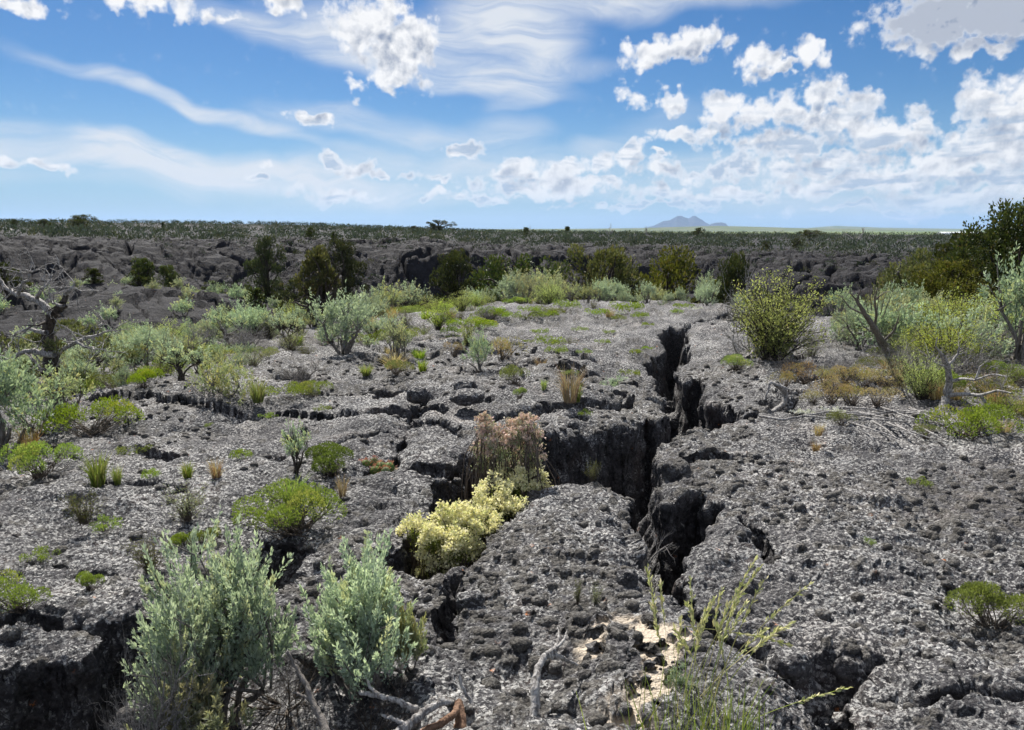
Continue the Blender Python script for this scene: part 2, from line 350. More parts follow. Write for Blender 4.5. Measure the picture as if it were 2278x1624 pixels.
def _ground(x, y, donear, dofar):
    x = np.asarray(x, np.float64); y = np.asarray(y, np.float64)
    z, re, rc, r = macro(x, y); z0 = z
    near = 1-sstep(re-2, re+3, r)
    far = 1-near
    z = z+near*((fbm(x*.55, y*.55, 3, 21)-.5)*.26+(fbm(x*1.7+9, y*1.7, 3, 22)-.5)*.15)*sstep(.5, 2.0, r); z1 = z.copy()
    if dofar:
     # far lava: tilted, broken slabs and ledges
     mound = 1.0*np.exp(-((x+13)**2/30+(y-25)**2/22))+.8*np.exp(-((x+5)**2/12+(y-28)**2/16))+.8*np.exp(-((x+23)**2/20+(y-27)**2/20)); z = z+far*mound*1.25
     fm = far*(1-sstep(150, 230, r))
     wx = x+(fbm(x*.3, y*.3, 3, 31)-.5)*3; wy = y+(fbm(x*.3+7, y*.3, 3, 32)-.5)*3
     f1, f2, cid, qx, qy = voro(wx*.20, wy*.30, 33, off=True); e1 = f2-f1
     g1, g2, cid2, sx, sy = voro(wx*.62, wy*1.05, 34, off=True); e2 = g2-g1; c3 = (cid*7.31) % 1; c4 = (cid2*9.17) % 1
     rough = sstep(rc-14, rc-3, r)*(1-sstep(rc+6, rc+20, r))*.62+.24*(1-sstep(70, 100, r))+.06+.4*mound
     z = z+.62*fm*rough*((cid-.5)*.36+(cid2-.5)*.26+(c3-.5)*qx*1.1+(cid-.35)*qy*1.0+(c4-.5)*sx*.7+(cid2-.3)*sy*.7+(fbm(x*.16, y*.16, 3, 35)-.5)*1.1+(fbm(x*.8, y*.8, 4, 36)-.5)*.35+(np.abs(fbm(x*.5, y*1.6, 4, 37)-.5))*-.7)
     z = z-fm*rough*(.75*(1-sstep(0, .10, e1))+.28*(1-sstep(0, .13, e2)))
    if dofar:
        wz = (fbm(x*.22+3, y*.22, 3, 38)-.5)*1.6+(fbm(x*1.2, y*1.2, 2, 39)-.5)*.3; st = .34
        q = (z+wz)/st; fl = np.floor(q); fr = q-fl
        zt = (fl+sstep(.55, .95, fr)*.9+fr*.1)*st-wz
        kk = far*np.clip(rough*1.2, 0, .7)*(1-sstep(100, 140, r)); z = z*(1-kk)+zt*kk
    if not donear: o = np.zeros(len(z), np.float32); return z, o, o, o, o
    # voids
    wob = np.clip(r/8, .5, 1.5)
    vx = x+(fbm(x*3.1, y*3.1, 3, 41)-.5)*.17*wob+(fbm(x*14, y*14, 2, 43)-.5)*.05; vy = y+(fbm(x*3.1+20, y*3.1, 3, 42)-.5)*.17*wob+(fbm(x*14+9, y*14, 2, 44)-.5)*.05
    wall = np.zeros_like(z); void = np.zeros_like(z)
    for poly, dep, w, lip in POLYS:
        d = poly_field(vx, vy, poly, True, .6)
        q = np.clip(1+d/(lip*2.0), 0, 1)
        z = z-.45*lip*q*q*q
        floor = dep*(.62+.6*fbm(x*1.3, y*1.3, 3, 47)) - .10*fbm(x*6, y*6, 3, 48)*dep
        t = np.clip(d/w, 0, 1)**.7*.62+sstep(w*.5, w*3.6, d)*.38
        z = z-floor*t; void = np.maximum(void, sstep(-.02, .05, d))
    for poly, w, dep, lip in CRACKS:
        d = poly_field(vx, vy, poly, False, .6)
        wn = w*(.5+1.0*fbm(x*2.2, y*2.2, 2, 51))
        q = np.clip(1-(d-wn)/lip, 0, 1); z = z-.30*lip*q*q
        z = z-dep*(1-sstep(wn*.4, wn*1.3, d)); void = np.maximum(void, 1-sstep(wn*.4, wn*1.3, d))
    ll = fbm(x*.42+wob*0, y*1.05+.6*x*.2, 4, 55); lm = sstep(.46, .60, fbm(x*.5+11, y*.5, 2, 56))
    lc_ = (1-sstep(.004, .016, np.abs(ll-.47)))*lm*sstep(3.2, 6, r); z = z-near*lc_*.11; z = z+near*.05*sstep(.462, .478, ll)*lm
    void = np.maximum(void, lc_*near*.9)
    # crust: knobs, lichen lumps, moss cushions
    top = (1-.75*void)*near
    att = 1/(1+(r/13)**3)
    b = np.abs(fbm(x*5.5, y*5.5, 3, 61)-.5)*2
    z = z+top*(b*.026-.01)+top*(np.abs(fbm(x*2.3+40, y*2.3, 3, 69)-.5)*.12-.02)
    rp = fbm(x*1.1+.4*y, y*4.2+1.5*fbm(x*1.5, y*1.5, 2, 71), 3, 62)
    z = z+top*(np.abs(rp-.5)*-.12+.02); r2 = fbm(x*5+y*.8, y*13+2*fbm(x*3, y*3, 2, 72), 3, 73); z = z+top*(np.abs(r2-.5)*-.05+.008)
    k1, k2, kid = voro(x*21+(vnoise(x*12, y*12, 63)-.5), y*21+(vnoise(x*12+5, y*12, 64)-.5), 65)
    dome = np.sqrt(np.clip(.60**2-k1**2, 0, 1))
    z = z+top*att*dome*(.003+.014*kid**2)
    m1, m2, mid = voro(x*44+vnoise(x*28, y*28, 66), y*44, 67)
    z = z+top*att*np.sqrt(np.clip(.55**2-m1**2, 0, 1))*(.002+.010*mid)
    z = z+top*att*(fbm(x*60, y*60, 2, 68)-.5)*.012
    mossm = fbm(x*.9+3, y*.9+8, 3, 81)
    moss = .8*sstep(.55, .66, mossm+.18*(kid-.5))*(kid > .5)
    moss = np.maximum(moss, (kid > .95)*.8)*near*(dome > .12)*(1-void)
    z = z+moss*att*dome*.010
    sd = np.maximum(np.maximum(poly_field(vx, vy, SAND, True, .5), poly_field(vx, vy, SAND2, True, .5)-.02), -1e3)
    sand = sstep(-.02, .03, sd+.03+(fbm(x*11, y*11, 4, 83)-.5)*.15)
    zs = (fbm(x*3, y*3, 2, 84)-.5)*.03+.018
    knob = (dome > .35) & (kid > .80)
    z = np.where(sand > 0, z*(1-sand)+(z1+zs+knob*dome*.05)*sand, z)
    sand = sand*(1-knob)
    return z, moss.astype(np.float32), sand.astype(np.float32), void.astype(np.float32), near.astype(np.float32)
def gz(x, y):
    """smooth footing height for things"""
    x = np.atleast_1d(np.asarray(x, float)); y = np.atleast_1d(np.asarray(y, float))
    return ground(x, y)[0]

# ------------------------------------------------------------------ mesh helpers
COL = scene.collection
def mesh_from(name, V, Q, mat, attrs=None, smooth=False, tri=None):
    me = bpy.data.meshes.new(name)
    V = np.asarray(V, np.float32); nv = len(V); me.vertices.add(nv); me.vertices.foreach_set('co', V.ravel())
    parts = []; starts = []; tot = 0; counts = []
    for A in (Q, tri):
        if A is None or len(A) == 0: continue
        A = np.asarray(A, np.int32); parts.append(A.ravel()); k = A.shape[1]
        starts.append(tot+np.arange(len(A), dtype=np.int32)*k); tot += A.size
    idx = np.concatenate(parts); st = np.concatenate(starts)
    me.loops.add(len(idx)); me.loops.foreach_set('vertex_index', idx)
    me.polygons.add(len(st)); me.polygons.foreach_set('loop_start', st)
    me.update(calc_edges=True)
    if smooth: me.polygons.foreach_set('use_smooth', np.ones(len(st), bool))
    for k, a in (attrs or {}).items():
        at = me.attributes.new(k, 'FLOAT', 'POINT'); at.data.foreach_set('value', np.asarray(a, np.float32))
    if mat: me.materials.append(mat)
    return me
def put(name, me, parent=None, label=None, cat=None, group=None, kind=None, loc=None):
    o = bpy.data.objects.new(name, me); COL.objects.link(o)
    if parent: o.parent = parent
    if label: o['label'] = label
    if cat: o['category'] = cat
    if group: o['group'] = group
    if kind: o['kind'] = kind
    if loc is not None: o.location = loc
    return o

# ------------------------------------------------------------------ materials
def mat_new(name):
    m = bpy.data.materials.new(name); m.use_nodes = True; m.node_tree.nodes.clear(); g = NT(m.node_tree)
    return m, g
def lava_material():
    m, g = mat_new('lava_rock')
    geo = g.new('ShaderNodeNewGeometry'); pos = geo.outputs['Position']
    A = lambda n: g.new('ShaderNodeAttribute', attribute_name=n).outputs['Fac']
    moss, sand, void, near = A('moss'), A('sand'), A('void'), A('near')
    n1 = g.noise(pos, 22, 6, .65); n2 = g.noise(pos, 3.1, 4, .6); n3 = g.noise(pos, 90, 3, .6); n4 = g.noise(pos, 1.1, 3, .5)
    rock = g.mix(g.mrange(n1, .3, .7), (.022, .021, .024), (.092, .088, .092))
    rock = g.mix(g.mrange(n2, .52, .7, 0, .55), rock, (.095, .070, .062))
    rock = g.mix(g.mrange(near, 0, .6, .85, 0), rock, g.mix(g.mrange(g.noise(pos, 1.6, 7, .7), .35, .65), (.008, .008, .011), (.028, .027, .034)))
    # pale crust lichen grows on open, upward surfaces in spots
    sn = g.new('ShaderNodeSeparateXYZ'); g.put(sn.inputs[0], geo.outputs['True Normal'])
    up = g.mrange(sn.outputs[2], .10, .62)
    v1 = g.vor(pos, 55, 'F1', 1); v2 = g.vor(pos, 75, 'F1', 1)
    spots = g.math('ADD', g.mrange(v1, .30, .52, .5, 0), g.mrange(g.noise(pos, 52, 4, .7), .42, .60, 0, .75))
    spots = g.math('ADD', spots, g.math('MULTIPLY', g.mrange(n2, .35, .7), .38))
    dens = g.math('MULTIPLY', g.mrange(spots, .36, .92), g.math('ADD', g.math('MULTIPLY', up, .86), .14))
    dens = g.math('MULTIPLY', dens, g.mrange(near, 0, 1, .05, 1))
    dens = g.math('MULTIPLY', dens, g.mrange(g.noise(pos, .8, 4, .6), .36, .56, .50, 1.0))
    lc = g.mix(g.mrange(g.noise(pos, 60, 3, .6), .35, .65), (.20, .20, .20), (.52, .51, .49))
    lc = g.mix(g.mrange(g.vor(pos, 13, 'F1', 1), .10, .26, .42, 0), lc, (.50, .50, .34))
    lc = g.mix(g.mrange(n4, .50, .68, 0, .35), lc, (.36, .32, .29))
    col = g.mix(dens, rock, lc)
    orange = g.math('MULTIPLY', g.mrange(g.vor(pos, 5.2, 'F1', 0), .03, .10, 1, 0), g.mrange(n3, .5, .56))
    col = g.mix(g.math('MULTIPLY', orange, .75), col, (.55, .19, .05))
    mossc = g.mix(g.mrange(n3, .35, .65), (.040, .036, .032), (.125, .115, .100))
    mossc = g.mix(g.mrange(g.vor(pos, 120, 'F1', 0), .05, .2, .5, 0), mossc, (.20, .19, .17))
    col = g.mix(g.math('MULTIPLY', moss, .9), col, mossc)
    sc = g.mix(g.mrange(g.noise(pos, 140, 3, .7), .3, .7), (.44, .36, .27), (.66, .575, .47))
    sc = g.mix(g.mrange(g.vor(pos, 55, 'F1', 1), .16, .26, .85, 0), sc, (.10, .085, .075))
    col = g.mix(sand, col, sc)
    b1 = g.new('ShaderNodeBump'); b1.inputs['Distance'].default_value = .03; b1.inputs['Strength'].default_value = .8
    hh = g.math('ADD', g.math('MULTIPLY', g.noise(pos, 28, 8, .75), .8), g.math('MULTIPLY', g.vor(pos, 48, 'F1', 2), -.55))
    g.put(b1.inputs['Height'], hh)
    b2 = g.new('ShaderNodeBump'); b2.inputs['Distance'].default_value = .38; g.put(b2.inputs['Strength'], g.mrange(near, 0, 1, .9, .0))
    g.put(b2.inputs['Height'], g.noise(pos, 2.0, 8, .72)); g.put(b2.inputs['Normal'], b1.outputs[0])
    bs = g.new('ShaderNodeBsdfPrincipled'); g.put(bs.inputs['Base Color'], col); bs.inputs['Roughness'].default_value = .82
    bs.inputs['Specular IOR Level'].default_value = .25
    g.put(bs.inputs['Normal'], b2.outputs[0])
    out = g.new('ShaderNodeOutputMaterial'); g.l.new(bs.outputs[0], out.inputs[0])
    return m
LAVA = lava_material()

# ------------------------------------------------------------------ ground sheets
def grid_sheet(az, r):
    a, R = np.meshgrid(np.radians(az), r, indexing='xy')
    return (R*np.sin(a)).ravel(), (R*np.cos(a)).ravel()
def grid_tris(nr, nc, wrap):
    i = np.arange(nr-1)[:, None]*nc; j = np.arange(nc if wrap else nc-1)[None, :]; j2 = (j+1) % nc
    a = (i+j).ravel(); b = (i+j2).ravel(); c = (i+nc+j2).ravel(); d = (i+nc+j).ravel()
    return np.stack([a, d, c, b], 1)
def refine(V, T, limit, iters):
    """split edges whose vertical extent is coarse as seen from the viewpoint area"""
    V = V.astype(np.float64)
    for it in range(iters):
        e = np.concatenate([T[:, [0, 1]], T[:, [1, 2]], T[:, [2, 0]]]); es = np.sort(e, 1)
        dz = np.abs(V[es[:, 0], 2]-V[es[:, 1], 2])-.35*np.hypot(V[es[:, 0], 0]-V[es[:, 1], 0], V[es[:, 0], 1]-V[es[:, 1], 1]); dist = np.linalg.norm((V[es[:, 0]]+V[es[:, 1]])*.5-np.array([0, 0, EYE]), axis=1)
        bad = dz/dist > limit
        if not bad.any(): break
        key = es[:, 0].astype(np.int64)*(len(V)+1)+es[:, 1]
        uk, inv = np.unique(key[bad], return_inverse=True)
        a = uk//(len(V)+1); b = uk % (len(V)+1)
        mid = np.full(len(key), -1, np.int64); mid[bad] = inv+len(V)
        V = np.concatenate([V, (V[a]+V[b])*.5])
        n = len(T); m = mid.reshape(3, n).T; nb = (m >= 0).sum(1)
        out = [T[nb == 0]]
        t = T[nb == 3]; mm = m[nb == 3]
        if len(t): out += [np.stack([t[:, 0], mm[:, 0], mm[:, 2]], 1), np.stack([mm[:, 0], t[:, 1], mm[:, 1]], 1), np.stack([mm[:, 2], mm[:, 1], t[:, 2]], 1), mm]
        for k in range(3):                 # one split edge k (k -> k+1)
            s = (nb == 1) & (m[:, k] >= 0); t = T[s]; q = m[s, k]
            i, j, l = k, (k+1) % 3, (k+2) % 3
            out += [np.stack([t[:, i], q, t[:, l]], 1), np.stack([q, t[:, j], t[:, l]], 1)]
            s = (nb == 2) & (m[:, k] < 0); t = T[s]; q1 = m[s, (k+1) % 3]; q2 = m[s, (k+2) % 3]   # edge k kept
            out += [np.stack([t[:, i], t[:, j], q1], 1), np.stack([t[:, i], q1, q2], 1), np.stack([q2, q1, t[:, l]], 1)]
        T = np.concatenate(out).astype(np.int64)
    return V, T
def build_near():
    az = np.concatenate([np.linspace(-180, -75, 22)[:-1], np.linspace(-75, -37, 60)[:-1], np.linspace(-37, 37, 850), np.linspace(37, 75, 60)[1:], np.linspace(75, 180, 22)[1:-1]])
    dep = np.concatenate([np.linspace(82, 50, 14)[:-1], np.linspace(50, 34.5, 60)[:-1], np.linspace(34.5, 3.6, 465)])
    r = EYE/np.tan(np.radians(dep))
    x, y = grid_sheet(az, r); z, moss, sand, void, near = ground(x, y)
    V = np.stack([x, y, z], 1); Q = grid_tris(len(r), len(az), True)
    V0n = len(V)
    dzq = V[Q, 2].max(1)-V[Q, 2].min(1); dist = np.hypot(V[Q[:, 0], 0], V[Q[:, 0], 1])+1e-6
    inf = np.abs(np.degrees(np.arctan2(V[Q[:, 0], 0], V[Q[:, 0], 1]))) < 42
    steep = (dzq/dist > .006) & inf
    # grow the selection so that its border carries no split edge
    T = np.concatenate([Q[:, [0, 1, 2]], Q[:, [0, 2, 3]]])
    selT = np.concatenate([steep, steep]); limit = .0075
    Tw = T; V, T = refine(V, Tw, limit, 3)
    n = len(V); print('near ground', n, len(T), round(time.time()-T0, 1))
    if n > V0n:
        X, Y, Z = V[V0n:, 0], V[V0n:, 1], V[V0n:, 2]
        at = ground(X, Y)
        moss = np.concatenate([moss, np.zeros(n-V0n)]); sand = np.concatenate([sand, np.zeros(n-V0n)])
        void = np.concatenate([void, np.maximum(at[3], .6)]); near = np.concatenate([near, at[4]])
    # broken rock relief on the steep faces, pushed along the face normal
    fn = np.cross(V[T[:, 1]]-V[T[:, 0]], V[T[:, 2]]-V[T[:, 0]])
    N = np.zeros_like(V)
    for k in range(3): 
        for ax in range(3): N[:, ax] += np.bincount(T[:, k], fn[:, ax], n)
    N /= np.linalg.norm(N, axis=1)[:, None]+1e-12
    st = 1-sstep(.35, .75, np.abs(N[:, 2])); s = st > .02
    X, Y, Z = V[s].T
    dsp = (fbm(X*3, Y*3, 3, 91, z=Z*2.2)-.5)*.20+(fbm(X*11, Y*11, 3, 92, z=Z*7)-.5)*.10+(fbm(X*40, Y*40, 2, 93, z=Z*34)-.5)*.03
    V[s] += N[s]*(dsp*st[s])[:, None]
    me = mesh_from('ground', V, None, LAVA, dict(moss=moss, sand=sand, void=void, near=near), True, tri=T)
    return put('ground', me, kind='structure', label=None)
ground_o = build_near()
def build_far():
    az = np.concatenate([np.linspace(-180, -60, 24)[:-1], np.linspace(-60, -37, 30)[:-1], np.linspace(-37, 37, 620), np.linspace(37, 60, 30)[1:], np.linspace(60, 180, 24)[1:-1]])
    r = np.concatenate([np.linspace(21.5, 36, 70)[:-1], np.linspace(36, 66, 165)[:-1], np.geomspace(66, 200, 62)[:-1], np.geomspace(200, 430, 14)])
    x, y = grid_sheet(az, r); z, moss, sand, void, near = ground(x, y)
    z[:len(az)] -= .12
    V = np.stack([x, y, z], 1); Q = grid_tris(len(r), len(az), True)
    me = mesh_from('lava_field', V, Q, LAVA, dict(moss=moss, sand=sand, void=void, near=near), False)
    print('far', len(Q), round(time.time()-T0, 1))
    return put('lava_field', me, kind='structure')
far_o = build_far()

# plain out to the horizon
def plain_material():
    m, g = mat_new('grass_plain'); geo = g.new('ShaderNodeNewGeometry'); pos = geo.outputs['Position']
    mp = g.new('ShaderNodeMapping'); g.put(mp.inputs[0], pos); mp.inputs['Scale'].default_value = (.0004, .0011, 0)
    n = g.noise(mp.outputs[0], 1, 5, .6); mp2 = g.new('ShaderNodeMapping'); g.put(mp2.inputs[0], pos); mp2.inputs['Scale'].default_value = (.004, .012, 0)
    n2 = g.noise(mp2.outputs[0], 1, 5, .6)
    c = g.mix(g.mrange(n, .35, .65), (.10, .15, .045), (.22, .24, .09)); c = g.mix(g.mrange(n2, .4, .7, 0, .6), c, (.07, .10, .045))
    bs = g.new('ShaderNodeBsdfPrincipled'); g.put(bs.inputs['Base Color'], c); bs.inputs['Roughness'].default_value = .95; bs.inputs['Specular IOR Level'].default_value = .1
    out = g.new('ShaderNodeOutputMaterial'); g.l.new(bs.outputs[0], out.inputs[0]); return m
PLAIN = plain_material()
def build_plain():
    az = np.linspace(-180, 180, 241)[:-1]; r = np.concatenate([np.geomspace(380, 30000, 84)])
    x, y = grid_sheet(az, r); 
    z = -16.2+(fbm(x/1800, y/1800, 3, 101)-.5)*6*sstep(800, 4000, r.repeat(len(az)))
    V = np.stack([x, y, z], 1); me = mesh_from('plain', V, grid_tris(len(r), len(az), True), PLAIN, None, True)
    put('plain', me, kind='structure')
build_plain()

# ------------------------------------------------------------------ distant buttes and low hills
def hill_mat(name, a, b):
    m, g = mat_new(name); geo = g.new('ShaderNodeNewGeometry')
    n = g.noise(geo.outputs['Position'], .004, 6, .65)
    bs = g.new('ShaderNodeBsdfPrincipled'); g.put(bs.inputs['Base Color'], g.mix(g.mrange(n, .35, .65), a, b)); bs.inputs['Roughness'].default_value = 1; bs.inputs['Specular IOR Level'].default_value = 0
    out = g.new('ShaderNodeOutputMaterial'); g.l.new(bs.outputs[0], out.inputs[0]); return m
def ridge_hill(name, prof, dist, depth, mat, seed, rough=.10):
    """a hill whose skyline follows prof (pixel x, pixel y) at a real distance"""
    px = np.array([p[0] for p in prof], float); py = np.array([p[1] for p in prof], float)
    n = 160; X = np.linspace(px[0], px[-1], n); Yp = np.interp(X, px, py)
    top = np.array([pix_at(a, b, dist) for a, b in zip(X, Yp)])
    m = 41; t = np.linspace(-1, 1, m); V = []
    base = -20.0
    for k, tt in enumerate(t):
        prof_t = (1-abs(tt))**1.15
        yy = dist+tt*depth; xx = top[:, 0]*(1 if tt == 0 else yy/dist)
        amp = (top[:, 2]-base)
        rid = 1+rough*4*(fbm(xx/(depth*.22)+seed, np.full(n, yy/(depth*.30)), 4, seed)-.5)*min(1, abs(tt)*5)
        V.append(np.stack([xx, np.full(n, yy), base+amp*prof_t*rid], 1))
    V = np.concatenate(V); me = mesh_from(name, V, grid_tris(m, n, False), mat, None, True)
    put(name, me, kind='structure')
HM = hill_mat('mountain_rock', (.035, .036, .045), (.075, .072, .075)); HG = hill_mat('hill_grass', (.10, .13, .06), (.17, .17, .09))
ridge_hill('mountain', [(1428,508),(1455,502),(1475,492),(1490,490),(1500,484),(1507,480),(1516,480),(1524,484),(1532,486),(1540,481),(1546,480),(1556,486),(1570,495),(1582,501),(1592,508)], 24000, 2600, HM, 5, .12)
ridge_hill('mountain', [(1572,508),(1582,498),(1592,495.5),(1606,495),(1614,497),(1620,503),(1628,508)], 21000, 1500, HM, 8, .08)
ridge_hill('hills', [(1000,513),(1080,510),(1180,509.5),(1300,509),(1420,507.5),(1500,505),(1600,502.5),(1700,505),(1760,507),(1830,508.5),(2000,511),(2100,514)], 9000, 1800, HG, 11, .03)
ridge_hill('hills', [(1780,509),(1830,504.5),(1860,502.5),(1900,504),(1960,506.5),(2060,508),(2160,509.5),(2300,509.5),(2400,512)], 15000, 2200, HG, 13, .03)

def haze(dens):
    x, y0, y1, z0, z1 = 31000, -31000, 31000, -30, 520
    V = [(sx*x, yy, zz) for zz in (z0, z1) for yy in (y0, y1) for sx in (-1, 1)]
    Q = [(0, 2, 3, 1), (4, 5, 7, 6), (0, 1, 5, 4), (2, 6, 7, 3), (0, 4, 6, 2), (1, 3, 7, 5)]
    m, g = mat_new('haze_air'); pv = g.new('ShaderNodeVolumePrincipled'); pv.inputs['Density'].default_value = dens
    pv.inputs['Color'].default_value = HAZE_COL; pv.inputs['Anisotropy'].default_value = .2
    out = g.new('ShaderNodeOutputMaterial'); g.l.new(pv.outputs[0], out.inputs['Volume'])
    me = mesh_from('haze', V, Q, m); return put('haze', me, kind='stuff')
HAZE_COL = (.42, .59, .95, 1)

# ------------------------------------------------------------------ plant materials
def leaf_material(name, a, b, c, trans=.35, rough=.6):
    """a..b: range over the leaves, c: tint of the older ones"""
    m, g = mat_new(name)
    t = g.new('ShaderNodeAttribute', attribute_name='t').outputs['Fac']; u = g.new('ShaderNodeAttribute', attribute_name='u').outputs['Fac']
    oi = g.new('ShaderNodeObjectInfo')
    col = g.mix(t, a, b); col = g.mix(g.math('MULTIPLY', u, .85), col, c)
    hs = g.new('ShaderNodeHueSaturation'); g.put(hs.inputs['Color'], col)
    g.put(hs.inputs['Hue'], g.mrange(oi.outputs['Random'], 0, 1, .482, .512, False)); g.put(hs.inputs['Value'], g.mrange(oi.outputs['Random'], 0, 1, .8, 1.18, False))
    g.put(hs.inputs['Saturation'], g.mrange(g.math('FRACT', g.math('MULTIPLY', oi.outputs['Random'], 7.3)), 0, 1, .8, 1.15, False))
    bs = g.new('ShaderNodeBsdfPrincipled'); g.put(bs.inputs['Base Color'], hs.outputs[0]); bs.inputs['Roughness'].default_value = rough; bs.inputs['Specular IOR Level'].default_value = .3
    tr = g.new('ShaderNodeBsdfTranslucent'); g.put(tr.inputs[0], g.mix(1.0, hs.outputs[0], (1.15, 1.2, .75), 'MULTIPLY'))
    mx = g.new('ShaderNodeMixShader'); mx.inputs[0].default_value = trans; g.l.new(bs.outputs[0], mx.inputs[1]); g.l.new(tr.outputs[0], mx.inputs[2])
    out = g.new('ShaderNodeOutputMaterial'); g.l.new(mx.outputs[0], out.inputs[0]); return m
def wood_material(name, a, b, sc=60):
    m, g = mat_new(name); tc = g.new('ShaderNodeTexCoord')
    mp = g.new('ShaderNodeMapping'); g.put(mp.inputs[0], tc.outputs['Object']); mp.inputs['Scale'].default_value = (1, 1, .18)
    n = g.noise(mp.outputs[0], sc, 5, .65, .5)
    bs = g.new('ShaderNodeBsdfPrincipled'); g.put(bs.inputs['Base Color'], g.mix(g.mrange(n, .32, .68), a, b)); bs.inputs['Roughness'].default_value = .8
    bs.inputs['Specular IOR Level'].default_value = .25
    bp = g.new('ShaderNodeBump'); bp.inputs['Distance'].default_value = .014; g.put(bp.inputs['Height'], n); g.put(bs.inputs['Normal'], bp.outputs[0])
    out = g.new('ShaderNodeOutputMaterial'); g.l.new(bs.outputs[0], out.inputs[0]); return m
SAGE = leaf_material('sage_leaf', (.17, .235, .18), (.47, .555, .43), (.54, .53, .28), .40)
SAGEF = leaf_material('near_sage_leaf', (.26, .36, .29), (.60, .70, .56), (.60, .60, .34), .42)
SCRUB_SHADE = leaf_material('shade_tinted_scrub_leaf', (.035, .048, .032), (.115, .145, .10), (.12, .12, .06), .15)  # leaf colour darkened to stand in for a cloud shadow over the far scrub
SAGE2 = leaf_material('sage_leaf_olive', (.22, .26, .16), (.46, .49, .32), (.50, .45, .22), .36)
GREEN = leaf_material('cushion_leaf', (.105, .165, .028), (.28, .355, .065), (.40, .38, .10), .42)
GREEN2 = leaf_material('dark_cushion_leaf', (.06, .11, .018), (.20, .30, .04), (.2, .22, .05), .35)
OLIVE = leaf_material('olive_leaf', (.09, .115, .03), (.24, .27, .075), (.30, .25, .10), .38)
BITTER = leaf_material('bitterbrush_leaf', (.22, .28, .07), (.46, .52, .17), (.48, .46, .16), .52)
GRASS = leaf_material('grass_blade', (.12, .20, .035), (.30, .38, .08), (.48, .40, .20), .40)
DRY = leaf_material('dry_grass', (.30, .24, .12), (.52, .42, .25), (.46, .22, .12), .35)
RUST = leaf_material('rust_plant', (.28, .21, .09), (.48, .34, .19), (.27, .30, .10), .35)
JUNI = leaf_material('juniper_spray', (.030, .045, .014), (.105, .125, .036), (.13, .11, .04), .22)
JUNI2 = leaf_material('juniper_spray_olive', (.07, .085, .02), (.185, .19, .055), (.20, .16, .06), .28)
CREAM = leaf_material('cream_bloom', (.74, .66, .40), (.86, .80, .56), (.50, .52, .24), .35)
PINK = leaf_material('pinkish_bloom', (.66, .47, .42), (.84, .64, .57), (.36, .38, .26), .22)
WHITE = leaf_material('white_petal', (.72, .72, .68), (.84, .84, .80), (.6, .6, .4), .2)
SPINE = leaf_material('cactus_spine', (.50, .18, .12), (.72, .34, .24), (.6, .45, .3), .2)
CACT = leaf_material('cactus_skin', (.07, .12, .03), (.13, .19, .05), (.2, .2, .06), .0)
BARK = wood_material('dark_bark', (.030, .024, .020), (.095, .080, .068))
BARKG = wood_material('grey_bark', (.10, .09, .08), (.26, .235, .215))
DEAD = wood_material('weathered_wood', (.11, .10, .095), (.50, .48, .46), 70)
TWIG = wood_material('brown_twig', (.075, .058, .045), (.20, .165, .135))
STUMPW = wood_material('rotten_wood', (.10, .055, .035), (.28, .17, .11), 40)

# ------------------------------------------------------------------ plant geometry
def unit(v): return v/(np.linalg.norm(v, axis=-1, keepdims=True)+1e-9)
def leaves(rs, Pn, D, L, W, fold=.3, jit=.35):
    """folded leaf blades: 4 verts, 2 tris"""
    n = len(Pn); D = unit(D+rs.normal(0, jit, (n, 3))); side = unit(np.cross(D, rs.normal(0, 1, (n, 3)))); nrm = np.cross(D, side)
    L = (L*rs.uniform(.6, 1.25, n))[:, None]; W = W*L/np.mean(L)
    a = Pn; b = Pn+D*L*.55+side*W*.5+nrm*W*fold; c = Pn+D*L; d = Pn+D*L*.55-side*W*.5+nrm*W*fold
    V = np.stack([a, b, c, d], 1).reshape(-1, 3); k = np.arange(n)[:, None]*4
    T = np.concatenate([k+np.array([[0, 1, 2]]), k+np.array([[0, 2, 3]])], 0)
    return V, T
def tubes(paths, sides=5):
    """paths: list of (points (k,3), radii (k,)) -> one mesh of tapered tubes"""
    VV = []; TT = []; o = 0
    for p, r in paths:
        p = np.asarray(p, float); r = np.asarray(r, float); k = len(p)
        t = unit(np.gradient(p, axis=0)); ref = np.array([.31, .2, .93]) if abs(t[0, 2]) < .9 else np.array([1., .1, 0])
        u = unit(np.cross(t, ref)); v = np.cross(t, u); an = np.arange(sides)*2*math.pi/sides
        ring = p[:, None]+r[:, None, None]*(u[:, None]*np.cos(an)[None, :, None]+v[:, None]*np.sin(an)[None, :, None])
        VV.append(ring.reshape(-1, 3)); i = (np.arange(k-1)*sides)[:, None]; j = np.arange(sides)[None]; j2 = (j+1) % sides
        TT.append(np.stack([(i+j).ravel(), (i+j2).ravel(), (i+sides+j2).ravel(), (i+sides+j).ravel()], 1)+o); o += k*sides
    return np.concatenate(VV), np.concatenate(TT)
def wig(rs, a, b, n=5, amp=.08, sag=0.0):
    a = np.asarray(a, float); b = np.asarray(b, float); t = np.linspace(0, 1, n)[:, None]; L = np.linalg.norm(b-a)
    p = a+(b-a)*t+np.cumsum(rs.normal(0, amp*L/n**.5, (n, 3)), 0)*np.sin(t*math.pi)**.5*.8
    p[:, 2] -= sag*L*np.sin(t[:, 0]*math.pi); return p
def branchy(rs, root, tips, r0, r1, amp=.12, n=5):
    return [(wig(rs, root+rs.normal(0, r0*.8, 3)*[1, 1, 0], t, n, amp), np.linspace(r0, r1, n)) for t in tips]
def quad_tris(Q): return Q
